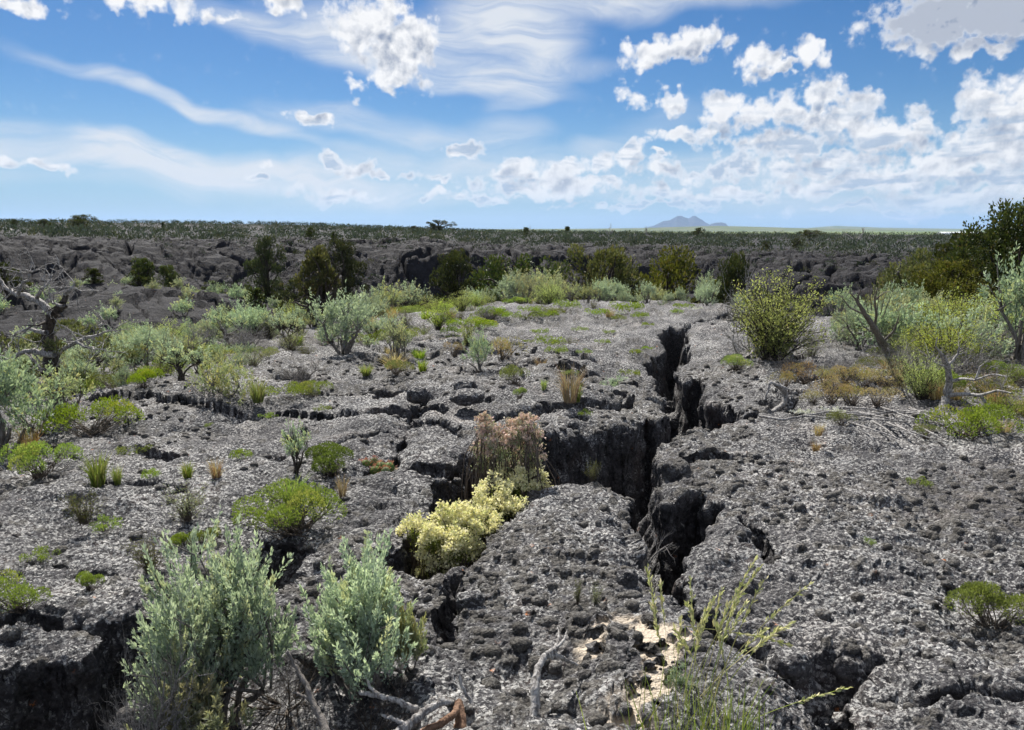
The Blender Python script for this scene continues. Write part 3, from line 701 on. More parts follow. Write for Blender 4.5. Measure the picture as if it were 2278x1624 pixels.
def two(name, lv, lt, la, lmat, sv, sq, smat):
    """meshes for foliage and stems"""
    f = mesh_from(name+'_foliage', lv, None, lmat, la, False, tri=lt) if lv is not None else None
    s = mesh_from(name+'_stems', sv, sq, smat, None, True) if sv is not None else None
    return f, s

def sage_meshes(seed, h=1., w=1., shoots=150, per=24, leaf=.05, lw=.016, yellow=.15, bare=.30, mat=SAGE, twigs=40, smat=BARKG, sides=5, spike=.20, tight=1.0, nlobe=None, low=.42):
    """unit sagebrush: height 1; upright leafy shoots on a forked woody base"""
    rs = np.random.RandomState(seed); P0 = []; D0 = []; U = []; Tt = []
    nl = rs.randint(5, 8) if nlobe is None else nlobe; lobes = []
    for i in range(nl):
        a = rs.uniform(0, 2*math.pi); q = rs.uniform(.0, .34)*w
        lobes.append((q*math.cos(a), q*math.sin(a), rs.uniform(low, .70)*(1-.5*q), rs.uniform(.17, .28)*w**.5, rs.uniform(.6, 1)))
    paths = []; tips = []
    for lx, ly, lz, lr, am in lobes:
        tip = np.array([lx, ly, lz-lr*.6]); tips.append(tip)
        paths += branchy(rs, np.array([rs.normal(0, .02), rs.normal(0, .02), -.04]), [tip], .030, .014, .16, 6)
    for s in range(shoots):
        lx, ly, lz, lr, am = lobes[rs.randint(nl)]
        d = unit(rs.normal(0, 1, 3)); d[2] = abs(d[2])*1.1-.45; d = unit(d)
        p = np.array([lx, ly, lz])+d*lr*rs.uniform(.45, 1.0)*tight; 
        if p[2] < bare: p[2] = bare+rs.uniform(0, .15)
        p[2] += .10*spike/.2*rs.rand()**3
        L = spike*rs.uniform(.6, 1.25)*(.7+.5*max(0, d[2])); dr = unit(np.array([d[0]*.55, d[1]*.55, 1.0])+rs.normal(0, .18, 3))
        k = per; tt = rs.beta(1.1, 1.1, k); q = p-dr*L*.35+dr*L*tt[:, None]
        rad_ = (1-tt)*.022+.004; off = unit(rs.normal(0, 1, (k, 3)))*rad_[:, None]*lr/.22
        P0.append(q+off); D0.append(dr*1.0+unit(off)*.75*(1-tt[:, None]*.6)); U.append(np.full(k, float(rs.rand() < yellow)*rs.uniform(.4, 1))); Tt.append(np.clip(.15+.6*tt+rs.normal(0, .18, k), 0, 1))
        if s < twigs:
            c = tips[rs.randint(nl)] if rs.rand() < .3 else min(tips, key=lambda q_: np.linalg.norm(q_-p))
            paths.append((wig(rs, c+rs.normal(0, .02, 3), p+dr*L*.4, 4, .12), np.linspace(.010, .003, 4)))
    P0 = np.concatenate(P0); D0 = np.concatenate(D0)
    V, T = leaves(rs, P0, D0, leaf, lw); rep = lambda x: np.repeat(np.concatenate(x), 4)
    sv, sq = tubes(paths, sides)
    s = h/max(.01, np.percentile(V[:, 2], 99.5))
    return two('sagebrush', V*s, T, dict(t=rep(Tt), u=rep(U)), mat, sv*s, sq, smat)
def cushion_meshes(seed, w=1.6, n=2600, leaf=.06, lw=.022, mat=GREEN, twigs=40, clumps=9, smat=TWIG, up=.9, bare=.1, old=.1):
    """unit low shrub: a broken dome of small leaves over brown twigs; height 1"""
    rs = np.random.RandomState(seed); C = []; paths = []
    for i in range(clumps):
        a = rs.uniform(0, 2*math.pi); q = math.sqrt(rs.rand())*w*.42; C.append((q*math.cos(a), q*math.sin(a), rs.uniform(.40, .70)*(1-.35*(q/(w*.5))**2), rs.uniform(.22, .36)))
    C = np.array(C); k = rs.randint(0, clumps, n); d = unit(rs.normal(0, 1, (n, 3))); d[:, 2] = np.abs(d[:, 2])*1.2-.35; d = unit(d)
    rr = rs.uniform(.6, 1.0, n)**.5
    p = C[k, :3]+d*(C[k, 3]*rr)[:, None]*np.array([1.1, 1.1, .9]); p[:, 2] = np.maximum(p[:, 2], bare+rs.uniform(0, .1, n))
    V, T = leaves(rs, p, d+np.array([0, 0, up]), leaf, lw, jit=.4)
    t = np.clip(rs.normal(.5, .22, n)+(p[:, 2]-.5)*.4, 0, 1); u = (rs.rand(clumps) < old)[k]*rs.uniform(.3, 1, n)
    for i in range(twigs):
        c = C[i % clumps]; paths.append((wig(rs, (rs.normal(0, .05*w), rs.normal(0, .05*w), -.05), c[:3]+unit(rs.normal(0, 1, 3))*c[3]*.6, 4, .12), np.linspace(.016, .005, 4)))
    sv, sq = tubes(paths, 4)
    return two('cushion', V, T, dict(t=np.repeat(t, 4), u=np.repeat(u, 4)), mat, sv, sq, smat)
def bitter_meshes(seed, w=1.1, stems=46, per=105, leaf=.030, lw=.012, mat=BITTER, dead=10, lean=(0, 0), smat=BARK):
    """unit tall shrub: many arching stems set with small leaves; height 1"""
    rs = np.random.RandomState(seed); paths = []; P0 = []; D0 = []; Tt = []
    for i in range(stems+dead):
        a = rs.uniform(0, 2*math.pi); q = rs.rand()**.6*w*.55; top = np.array([q*math.cos(a)+lean[0], q*math.sin(a)+lean[1], rs.uniform(.45, 1.0)*(1-.32*(q/(w*.55))**2)])
        base = np.array([rs.normal(0, .05*w), rs.normal(0, .05*w), -.04]); mid = base*.5+top*.5+np.array([0, 0, .10*rs.rand()])-np.append((top-base)[:2]*.12, 0)
        t = np.linspace(0, 1, 7)[:, None]; p = (1-t)**2*base+2*t*(1-t)*mid+t*t*top+rs.normal(0, .012, (7, 3))*np.minimum(1, t*3)
        paths.append((p, np.linspace(.009, .002, 7)))
        if i < stems:
            nb = 7
            for b in range(nb):
                s = rs.uniform(.22, .98); o = np.array([np.interp(s, t[:, 0], p[:, j]) for j in range(3)]); e = o+unit(rs.normal(0, 1, 3)+np.array([0, 0, .35])+unit(top-base)*.4)*rs.uniform(.07, .19)
                if b < 3: paths.append((np.stack([o, (o+e)/2+rs.normal(0, .008, 3), e]), np.array([.003, .0025, .0015])))
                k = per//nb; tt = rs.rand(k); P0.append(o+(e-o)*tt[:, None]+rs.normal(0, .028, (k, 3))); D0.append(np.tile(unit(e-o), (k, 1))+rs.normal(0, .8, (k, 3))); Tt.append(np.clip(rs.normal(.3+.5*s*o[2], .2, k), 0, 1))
    P0 = np.concatenate(P0); V, T = leaves(rs, P0, np.concatenate(D0), leaf, lw); sv, sq = tubes(paths, 4)
    n = len(P0); return two('bitterbrush', V, T, dict(t=np.repeat(np.concatenate(Tt), 4), u=np.repeat((rs.rand(n) < .12)*1., 4)), mat, sv, sq, smat)
def tuft_meshes(seed, n=160, w=.7, mat=GRASS, lw=.02, heads=0, spread=.5, old=.3, segs=3):
    """unit grass tuft: bent blades (ribbons), height 1; heads = stems with seed heads"""
    rs = np.random.RandomState(seed); a = rs.uniform(0, 2*math.pi, n); q = np.sqrt(rs.rand(n))*w*.18
    base = np.stack([q*np.cos(a), q*np.sin(a), np.full(n, -.03)], 1); h = rs.uniform(.4, 1.0, n)
    out = spread*rs.rand(n)**.8; a2 = a+rs.normal(0, .6, n); tip = base+np.stack([np.cos(a2)*out*w, np.sin(a2)*out*w, h], 1)
    mid = base+(tip-base)*np.array([.32, .32, .62]); side = unit(np.cross(tip-base, rs.normal(0, 1, (n, 3))))*lw
    V = np.stack([base-side*.5, base+side*.5, mid+side*.42, mid-side*.42, tip], 1).reshape(-1, 3); k = np.arange(n)[:, None]*5
    T = np.concatenate([k+np.array([[0, 1, 2]]), k+np.array([[0, 2, 3]]), k+np.array([[3, 2, 4]])])
    t = np.repeat(np.clip(rs.normal(.5, .25, n), 0, 1), 5); u = np.repeat((rs.rand(n) < old)*rs.uniform(.4, 1, n), 5)
    return mesh_from('tuft', V, None, mat, dict(t=t, u=u), False, tri=T)
def dead_meshes(seed, w=1., n=9, mat=DEAD, thick=.03, gen=3, flat=0.0, kids=(3, 6), upb=.5):
    """bare forked shrub, height 1"""
    rs = np.random.RandomState(seed); paths = []
    def grow(p, d, L, r, g):
        k = 5; pts = [p]; dd = d.copy()
        for i in range(k-1):
            dd = unit(dd+rs.normal(0, .22, 3)+np.array([0, 0, .04])); pts.append(pts[-1]+dd*L/(k-1))
        paths.append((np.array(pts), np.linspace(r, r*.45, k)))
        if g > 0:
            for c in range(rs.randint(*kids)):
                s = rs.randint(1, k); grow(pts[s], unit(dd+rs.normal(0, .75, 3)+np.array([0, 0, .15-flat])), L*rs.uniform(.45, .8), r*.5*rs.uniform(.7, 1), g-1)
    for i in range(n):
        a = rs.uniform(0, 2*math.pi); grow(np.array([rs.normal(0, .03), rs.normal(0, .03), -.03]), unit(np.array([math.cos(a)*w, math.sin(a)*w, upb+rs.rand()])), rs.uniform(.35, .5), thick*rs.uniform(.5, 1), gen)
    V, Q = tubes(paths, 4); V = V/np.percentile(V[:, 2], 99.5); return mesh_from('branches', V, Q, mat, None, True)
def juniper_meshes(seed, w=.8, clumps=70, per=70, leaf=.05, lw=.028, mat=JUNI, bare=.08, smat=BARK, shape='round', trunk=.05, spiky=.5):
    rs = np.random.RandomState(seed); P0 = []; D0 = []; Tt = []; paths = []
    tips = []
    for i in range(clumps):
        z = rs.uniform(bare, 1)**.85; z = bare+(1-bare)*rs.rand()
        f = {'round': math.sin(math.pi*min(1, max(.04, (z-bare)/(1-bare))*.86+.12))**.6, 'cone': (1.08-z)**.55*(min(1, (z-bare)*5+.5)), 'broad': math.sin(math.pi*(.25+.72*z))**.5}[shape]
        a = rs.uniform(0, 2*math.pi); q = w*.5*f*rs.uniform(.35, 1.1)*(1+.3*math.sin(3*a+seed)+.2*math.sin(9*z+seed)); c = np.array([q*math.cos(a), q*math.sin(a), z*.93]); tips.append(c)
        r = rs.uniform(.055, .105); k = per; d = unit(rs.normal(0, 1, (k, 3))); 
        p = c+d*(r*rs.uniform(.3, 1, k)**.6)[:, None]*np.array([1, 1, .95]); p[:, 2] += .6*r*(rs.rand(k)**3)*spiky
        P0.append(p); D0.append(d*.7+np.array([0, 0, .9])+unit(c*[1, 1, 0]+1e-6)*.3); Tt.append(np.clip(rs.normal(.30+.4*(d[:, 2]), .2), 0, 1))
    for c in tips[:40]:
        st = np.array([0, 0, max(.0, c[2]-rs.uniform(.15, .4))]); paths.append((wig(rs, st, c, 5, .1), np.linspace(trunk*.34, .006, 5)))
    paths.append((wig(rs, (0, 0, -.06), (rs.normal(0, .03), rs.normal(0, .03), .8), 7, .04), np.linspace(trunk, .012, 7)))
    P0 = np.concatenate(P0); V, T = leaves(rs, P0, np.concatenate(D0), leaf, lw); n = len(P0); sv, sq = tubes(paths, 6)
    V[:, 2] = np.minimum(V[:, 2], 1.02)
    return two('juniper', V, T, dict(t=np.repeat(np.concatenate(Tt), 4), u=np.repeat((rs.rand(n) < .08)*1., 4)), mat, sv, sq, smat)

# ------------------------------------------------------------------ placing
STATS = {}
def place(kind, parts, px, py, hpx, label, cat, group=None, ysc=1., z=None, rot=None, wide=1., dist=None, sink=.02, part_labels=None):
    """kind: object name; parts: [(part name, mesh)]; stands on the ground seen at pixel (px, py), hpx tall in the picture"""
    if dist is not None:
        x, y, _ = pix_at(px, py, dist*math.cos(math.atan2(px-CX, F))); zz = gz(x, y)[0] if z is None else z
    else:
        x, y = pix_ground(px, py, 0)
        for _ in range(3):
            zz = float(np.median(gz([x, x+.04, x-.04, x, x], [y, y, y, y+.04, y-.04]))) if z is None else z
            x, y = pix_ground(px, py, max(zz, -.6) if z is None else z)
    r = math.hypot(x, y); h = hpx/F*math.sqrt(r*r+2)*1.02
    rt = random.uniform(0, 6.28) if rot is None else rot
    return spawn(kind, parts, (x, y, zz-sink*h), h, wide, rt, label, cat, group)
def spawn(kind, parts, loc, h, wide, rt, label, cat, group):
    parts = [p for p in parts if p[1] is not None]
    e = bpy.data.objects.new(kind, parts[0][1] if len(parts) == 1 else None); COL.objects.link(e)
    e.location = loc; e.rotation_euler = (0, 0, rt); e.scale = (h*wide, h*wide, h)
    e['label'] = label; e['category'] = cat
    if group: e['group'] = group
    if len(parts) > 1:
        e.empty_display_size = .1
        for n, me in parts:
            c = bpy.data.objects.new(n, me); COL.objects.link(c); c.parent = e
    STATS[kind] = STATS.get(kind, 0)+1
    return e
FS = lambda fs: [('foliage', fs[0]), ('stems', fs[1])]
def FT(fs): return [('foliage', fs[0]), ('trunk', fs[1])]
random.seed(7)
print('terrain done', round(time.time()-T0, 1))

# libraries (mesh data shared by the copies)
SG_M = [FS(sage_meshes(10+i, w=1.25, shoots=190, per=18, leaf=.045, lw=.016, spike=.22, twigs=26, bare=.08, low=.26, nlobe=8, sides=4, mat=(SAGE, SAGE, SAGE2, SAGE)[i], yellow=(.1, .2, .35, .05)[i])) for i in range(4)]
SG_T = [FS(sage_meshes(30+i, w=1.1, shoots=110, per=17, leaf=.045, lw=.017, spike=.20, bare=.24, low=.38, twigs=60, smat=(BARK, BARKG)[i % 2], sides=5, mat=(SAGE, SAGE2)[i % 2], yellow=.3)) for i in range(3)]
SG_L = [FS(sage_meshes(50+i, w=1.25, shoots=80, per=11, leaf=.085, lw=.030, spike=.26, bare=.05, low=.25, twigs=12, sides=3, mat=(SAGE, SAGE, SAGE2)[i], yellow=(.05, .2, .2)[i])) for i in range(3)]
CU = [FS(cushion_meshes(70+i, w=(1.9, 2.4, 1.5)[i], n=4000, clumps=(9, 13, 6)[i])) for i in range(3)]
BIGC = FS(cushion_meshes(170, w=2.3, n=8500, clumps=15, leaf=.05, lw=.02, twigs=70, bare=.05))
DOME = FS(cushion_meshes(171, w=1.15, n=5200, clumps=7, leaf=.05, lw=.02, mat=GREEN2, old=0))
CUO = [FS(cushion_meshes(80+i, w=(1.6, 2.0)[i], n=1800, clumps=8, mat=OLIVE, leaf=.07, lw=.02, up=1.6)) for i in range(2)]
CUL = [FS(cushion_meshes(85+i, w=3.0, n=900, clumps=12, twigs=10, leaf=.11, lw=.05)) for i in range(2)]
BT = [FS(bitter_meshes(90+i, w=(1.15, 1.0, 1.3)[i], stems=(60, 38, 44)[i])) for i in range(3)]
TG = [tuft_meshes(100+i, n=170, mat=GRASS, old=.25, w=.8) for i in range(2)]
TD = [tuft_meshes(104+i, n=150, mat=DRY, old=.25, w=.9, lw=.016) for i in range(2)]
TR = [FS(cushion_meshes(108+i, w=1.5, n=1000, clumps=8, mat=RUST, leaf=.06, lw=.018, twigs=30, up=1.8, old=.4)) for i in range(2)]
WISP = [FS(bitter_meshes(112+i, w=1.1, stems=50, per=28, leaf=.035, lw=.012, mat=(OLIVE, SAGE2)[i], dead=4, smat=TWIG)) for i in range(2)]
DD = [dead_meshes(120+i, w=(1.1, .9, 1.5)[i], mat=(DEAD, BARKG, DEAD)[i], n=(8, 7, 10)[i]) for i in range(3)]
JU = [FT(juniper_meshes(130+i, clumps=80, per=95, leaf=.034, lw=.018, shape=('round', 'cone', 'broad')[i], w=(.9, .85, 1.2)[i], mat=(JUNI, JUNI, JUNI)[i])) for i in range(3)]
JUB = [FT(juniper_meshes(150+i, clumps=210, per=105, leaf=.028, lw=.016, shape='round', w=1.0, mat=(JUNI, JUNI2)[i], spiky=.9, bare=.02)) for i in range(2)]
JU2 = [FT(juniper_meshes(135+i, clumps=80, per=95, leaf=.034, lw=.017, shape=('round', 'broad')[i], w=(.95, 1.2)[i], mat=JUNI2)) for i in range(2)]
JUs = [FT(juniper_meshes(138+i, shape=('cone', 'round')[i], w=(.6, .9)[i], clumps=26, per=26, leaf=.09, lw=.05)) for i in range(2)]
print('libs', round(time.time()-T0, 1))

# ------------------------------------------------------------------ things one by one: (library, px, py, height px, width factor, name, label, category)
# two foreground sagebrushes
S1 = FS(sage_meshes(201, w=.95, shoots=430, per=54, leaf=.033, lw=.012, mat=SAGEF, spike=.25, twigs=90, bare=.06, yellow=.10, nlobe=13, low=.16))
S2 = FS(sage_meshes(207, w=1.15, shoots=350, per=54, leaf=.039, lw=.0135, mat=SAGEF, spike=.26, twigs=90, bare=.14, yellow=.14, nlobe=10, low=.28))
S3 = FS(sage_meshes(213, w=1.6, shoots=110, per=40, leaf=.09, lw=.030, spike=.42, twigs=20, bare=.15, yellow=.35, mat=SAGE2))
place('sagebrush', S1, 490, 1610, 370, 'tall grey-green sagebrush at the bottom left, tallest plant in the foreground, beside the dark pit', 'shrub', None, wide=.66)
place('sagebrush', S2, 805, 1545, 305, 'full sage-green bush with brown stems, right-hand one of the two big foreground sagebrushes', 'shrub', None, wide=.76)
place('sagebrush', S3, 905, 1500, 170, 'small pale side bush growing against the right-hand foreground sagebrush', 'shrub', None, wide=.5)
place('sagebrush', S3, 420, 1690, 180, 'low pale sagebrush sprig cut by the bottom edge, under the tallest foreground sagebrush', 'shrub', None, wide=.9)
L = []
def add(lib, px, py, h, wd, name, label, cat, group=None, **k):
    return place(name, lib, px, py, h, label, cat, group, wide=wd, **k)
B1 = lambda me, n='blades': [(n, me)]
sg = lambda *a, **k: add(a[0], *a[1:5], 'sagebrush', a[5], 'shrub', **k)
cu = lambda *a, **k: add(a[0], *a[1:5], 'green_shrub', a[5], 'shrub', **k)
sg(SG_M[0], 10, 1012, 200, .9, 'dense blue-green sagebrush cut by the left edge of the picture')
sg(SG_T[1], 148, 938, 118, 1.15, 'sagebrush with a bare forked trunk near the left edge, above yellow-green grass')
sg(SG_M[2], 492, 908, 116, .95, 'pale sagebrush with yellowish shoots, beside the bright grass clump left of centre')
sg(SG_T[0], 405, 850, 92, 1.1, 'gnarled pale sagebrush with dark twisted stems just behind the yellowish one')
sg(SG_M[0], 326, 818, 82, 1.0, 'teal sagebrush with upright shoots, behind the round lime-green cushion at left')
sg(SG_M[3], 768, 788, 140, 1.05, 'largest silvery sagebrush of the middle ground, left of centre')
sg(SG_T[1], 880, 803, 104, .95, 'silvery sagebrush on a bare grey trunk, right of the largest middle-ground one')
sg(SG_T[2], 645, 765, 78, 1.1, 'sagebrush with dark twisted stems, left of the largest middle-ground sagebrush')
sg(SG_T[0], 502, 762, 72, 1.2, 'yellow-tinged sagebrush with dark stems in the left middle ground')
sg(SG_M[1], 1065, 822, 92, .75, 'upright narrow sagebrush among rusty brush, in the centre of the rock')
sg(SG_M[3], 1370, 893, 58, 1.3, 'small soft sagebrush close to the left rim of the crevasse')
sg(SG_T[0], 656, 1052, 112, .75, 'small pale sagebrush on bare stems beside the dark green dome')
sg(SG_M[0], 1908, 778, 92, 1.0, 'teal sagebrush to the right of the big yellow-green bush')
sg(SG_M[3], 2003, 722, 86, .95, 'upright pale sagebrush behind the leaning dead shrub')
sg(SG_M[0], 2265, 800, 190, .8, 'blue-green sagebrush cut by the right edge of the picture')
sg(SG_M[3], 2262, 690, 110, .8, 'sagebrush on the right edge, above the blue-green one')
sg(SG_M[1], 1872, 700, 60, 1.1, 'small sagebrush behind the teal one, right of the big yellow-green bush')
sg(SG_L[0], 1504, 1540, 60, 1.0, 'tiny grey-green sage sprout on the pale sand among grass stems')
sg(SG_M[1], 1570, 668, 62, .9, 'sagebrush on the rim straight behind the far end of the crevasse')
sg(SG_M[0], 1640, 712, 60, .8, 'grey-green sagebrush at the left foot of the big yellow-green bush')
# low green shrubs
cu(BIGC, 655, 1180, 100, 1.0, 'big lime-green cushion with a brown twiggy hollow, left foreground')
cu(DOME, 737, 1056, 80, 1.1, 'dark round bright-green dome beside the cactus')
cu(CU[1], 206, 965, 72, 1.05, 'wide yellow-green mound at left, on the slope of pale rock')
cu(CU[0], 318, 862, 40, .9, 'round lime-green cushion below the teal sagebrush at left')
cu(CU[0], 92, 1062, 74, .85, 'green shrub with dark base near the left edge')
cu(CUL[0], 225, 1182, 30, .9, 'low bright green mat under the wispy yellow-green plant at left')
cu(CU[1], 45, 1352, 74, .75, 'flat-topped yellow-green shrub cut by the left edge, in the foreground')
cu(CU[2], 203, 1312, 44, .75, 'small round yellow-green tuft on moss-covered rock at lower left')
cu(CU[2], 463, 1212, 44, .7, 'small bright green clump above the tallest foreground sagebrush')
cu(CU[2], 412, 1222, 40, .9, 'small green clump over a shaded hollow, left of the brightest clump')
cu(CUL[1], 90, 1252, 30, .75, 'narrow lime-green sprig on the rock at far left')
cu(CU[0], 696, 884, 40, 1.1, 'bright green low shrub below the bare grey bush, left of centre')
cu(CUL[1], 640, 886, 34, 1.0, 'low green mat just left of the bright green shrub')
cu(CUO[0], 880, 832, 36, 1.3, 'dark olive cushion below the sagebrush with the bare grey trunk')
cu(CUO[1], 1146, 856, 52, .72, 'dense olive broom-like tuft in the centre of the rock')
cu(CU[2], 1155, 885, 28, .8, 'small dark green clump just below the olive broom-like tuft')
cu(CUL[0], 1296, 925, 16, 1.0, 'thin green sprig on bare rock above the shaded wall')
cu(CU[0], 1640, 822, 36, 1.15, 'bright lime-green cushion at the foot of the big yellow-green bush')
cu(CU[1], 2144, 968, 74, 1.05, 'wide dark green mat below the dead snag at right')
cu(CUO[0], 2058, 974, 30, 1.1, 'small fresh green tuft on the rock beneath the stick pile')
cu(CUO[1], 1872, 948, 36, .9, 'yellow-green tuft above the dry brown tufts at right')
cu(CUL[1], 2045, 1085, 22, .8, 'small grey-green tuft alone on the right-hand slab')
cu(CUL[0], 1930, 1214, 18, .6, 'tiny bright green sprout on the right-hand slab')
cu(CU[2], 2205, 1400, 92, .95, 'small-leaved green shrub on the rock near the right edge')
cu(CU[2], 2090, 880, 60, .9, 'fresh green bush under the dead snag at right')
cu(CUL[0], 300, 1008, 20, 1.3, 'flat yellow-green mat on the pale rock slope at left')
cu(CUL[1], 597, 932, 14, 1.1, 'tiny flat green mat high on the pale rock slope')
cu(CUL[0], 345, 1068, 28, .6, 'small olive-green tuft in the middle of the left slope')
cu(CUL[1], 466, 955, 16, .5, 'tiny green tuft on the left slope, nearest the rock step')
cu(CUL[1], 718, 918, 18, .8, 'small green mat below the long rock ledge')
cu(CUL[0], 545, 1022, 26, .8, 'pale green wisp on the rock left of the small pale sagebrush')
for i, (x, y, h) in enumerate([(1550/1.7546+120, 762, 18), (1010, 748, 20), (1175, 700, 18), (1210, 712, 20), (1250, 692, 24), (1330, 706, 18), (1200, 745, 14), (1290, 740, 12), (1215, 775, 26), (1240, 790, 18),
     (1370, 715, 14), (1395, 700, 26), (1430, 712, 16), (1130, 712, 18), (1090, 705, 22), (1440, 728, 10), (1340, 768, 12), (1300, 790, 12), (1420, 790, 12), (1355, 745, 10), (1175, 765, 10), (1265, 838, 14), (1400, 840, 16), (1440, 780, 9), (1500, 700, 12), (1520, 690, 14)]):
    cu(CUL[i % 2], x, y, h*1.25, .95, ('large' if h > 20 else 'small' if h > 13 else 'tiny')+' green mat, '+('back' if y < 730 else 'front')+' '+('left' if x < 1190 else 'centre' if x < 1340 else 'right')+' of the bare rock left of the crevasse', group='low green mats on the rock behind')
# grass and wispy plants
tu = lambda *a, **k: add(B1(a[0]), *a[1:5], 'grass_tuft', a[5], 'grass tuft', **k)
wi = lambda *a, **k: add(a[0], *a[1:5], 'wispy_plant', a[5], 'plant', **k)
tu(TG[0], 575, 892, 56, 1.2, 'bright green grass clump beside the yellowish sagebrush, left of centre')
tu(TG[1], 652, 1116, 62, 1.7, 'green grass spears standing behind the big lime-green cushion')
tu(TG[1], 218, 1080, 76, .95, 'thin upright green-yellow grass tuft on the left slope')
tu(TG[0], 262, 1076, 44, .8, 'short faded grass tuft right next to the upright one on the left slope')
tu(TG[0], 418, 1062, 40, 1.1, 'yellow-green grass tuft in the middle of the left slope')
tu(TD[0], 482, 1064, 52, .9, 'reddish dry grass tuft on the left slope')
tu(TD[1], 1268, 890, 92, .9, 'tall dry straw-coloured grass clump left of the crevasse')
tu(TG[0], 1284, 892, 50, .8, 'green base grass in front of the tall dry straw clump')
tu(TG[1], 940, 828, 34, 1.1, 'pale green grass tuft right of the dark olive cushion')
tu(TG[0], 815, 835, 30, 1.7, 'light green grass patch left of the dark olive cushion')
tu(TD[1], 762, 1104, 54, .7, 'rusty-brown grass tuft beside the big lime-green cushion')
tu(TD[0], 1820, 968, 30, 1.2, 'upper of two small dry brown tufts on the right slab')
tu(TD[1], 1815, 1004, 26, 1.2, 'lower of two small dry brown tufts on the right slab')
tu(TG[1], 1210, 868, 30, .9, 'small grass tuft between the olive broom and the dry straw clump')
tu(TD[0], 70, 1012, 70, .9, 'faded olive grass beside the left-edge sagebrush')
wi(WISP[1], 415, 1152, 84, 1.15, 'wispy pale green plant spreading on the left slope')
wi(WISP[0], 188, 1160, 76, 1.05, 'wispy yellow-green plant above the low bright green mat')
wi(WISP[0], 335, 1268, 92, .95, 'tall wispy olive plant left of the tallest foreground sagebrush')
wi(WISP[0], 1318, 1068, 56, .7, 'fresh green herb rooted in the dark crack under the shaded wall')
wi(WISP[1], 1325, 1345, 60, .5, 'thin grey-green herb at the foot of the central rock block')
wi(WISP[0], 1285, 1340, 66, .35, 'thin olive stalk on the central rock block')
wi(WISP[1], 1530, 1150, 50, .8, 'grey-leaved sprig hanging over the right lip of the lower crevasse')
for i, (x, y, h) in enumerate([(1745, 868, 44), (1790, 852, 50), (1835, 862, 46), (1880, 850, 44), (1920, 868, 50), (1850, 895, 46), (1895, 905, 50), (1950, 900, 44), (1990, 885, 40), (1975, 860, 40), (1810, 900, 34), (1860, 878, 44)]):
    add(TR[i % 2], x, y, h*1.05, 1.05, 'rusty_plant', (('tall' if h > 46 else 'low')+' rusty dried plant, '+('left' if x < 1820 else 'middle' if x < 1900 else 'right')+(' back' if y < 875 else ' front')+' of the patch behind the curved log'), 'plant', 'rusty dried plants right of the crevasse')
add(TR[0], 1120, 800, 60, 1.15, 'rusty_plant', 'rusty red-green brush behind the upright narrow sagebrush', 'plant')
add(TR[1], 1010, 790, 38, .8, 'rusty_plant', 'small rusty brush left of the upright narrow sagebrush', 'plant')
# tall yellow-green shrubs
bt = lambda *a, **k: add(a[0], *a[1:5], 'bitterbrush', a[5], 'shrub', **k)
BIG = FS(bitter_meshes(300, w=1.12, stems=100, per=110, leaf=.026, lw=.011, dead=24))
bt(BIG, 1722, 800, 200, .95, 'big yellow-green bush with arching dark stems, on the right lip of the crevasse')
bt(BT[1], 976, 730, 68, 1.25, 'rounded yellow-green bush left of centre, before the sagebrush belt')
bt(BT[1], 1040, 775, 80, .45, 'thin leggy green shrub left of the upright narrow sagebrush')
bt(BT[2], 2050, 888, 112, .8, 'light green leafy bush left of the dead snag')
bt(BT[0], 2120, 770, 120, 1.0, 'broad yellow-green bush in front of the rounded olive juniper at right')
bt(BT[2], 2215, 775, 130, .85, 'yellow-green bush near the right edge, between broad bush and sagebrush')
bt(BT[1], 2065, 760, 70, .9, 'small yellow-green bush left of the broad one')
bt(BT[2], 375, 770, 66, 1.0, 'yellow-green bush in the left middle ground, behind the teal sagebrush')
bt(BT[1], 290, 745, 60, 1.0, 'thin yellow-green bush behind the teal sagebrush at left')
bt(BT[0], 650, 730, 66, .9, 'olive green bush left of the snag-topped juniper')
# dead shrubs
dd = lambda me, x, y, h, w, lab, **k: place('dead_shrub', [('branches', me)], x, y, h, lab, 'dead shrub', wide=w, **k)
DW = dead_meshes(140, w=1.5, n=14, gen=3, thick=.022, flat=.05)
dd(DD[1], 672, 860, 66, .9, 'bare grey bush below the middle-ground sagebrushes, left of centre')
dd(DD[0], 560, 778, 56, 1.1, 'grey leafless shrub in the left middle ground')
dd(DW, 1855, 838, 74, .9, 'leafless grey shrub standing in front of the teal sagebrush')
dd(DD[1], 1745, 838, 56, .8, 'small leafless shrub at the right foot of the big yellow-green bush')
dd(DW, 2140, 800, 96, 1.0, 'grey tangle of dead twigs behind the dead snag')
dd(DW, 1990, 800, 60, 1.0, 'low grey twig tangle under the leaning dead shrub')
dd(DD[2], 1690, 790, 190, .5, 'bleached dead stems rising out of the big yellow-green bush')
dd(DD[0], 2230, 900, 70, 1.1, 'dead grey twigs on the right edge, level with the snag')
dd(DW, 1085, 708, 40, 1., 'dark leafless bush in the belt of sagebrush, centre')
dd(DD[1], 690, 705, 54, 1., 'dark bare bush at the foot of the snag-topped juniper')
dd(DW, 330, 1700, 300, .35, 'dead brown twigs rising in the pit left of the tallest foreground sagebrush')
DT = dead_meshes(141, w=1.9, n=16, gen=3, thick=.012, mat=TWIG, flat=.1, upb=.2)
dd(DT, 640, 1560, 210, .8, 'tangle of thin brown dead twigs between the two big foreground sagebrushes')
dd(DT, 820, 1640, 170, .9, 'dark dead twig tangle under the right-hand foreground sagebrush')
dd(dead_meshes(143, w=.6, n=3, gen=2, thick=.022), 1432, 1258, 74, .9, 'bare grey twig standing at the left lip of the lower crevasse', z=-.12)
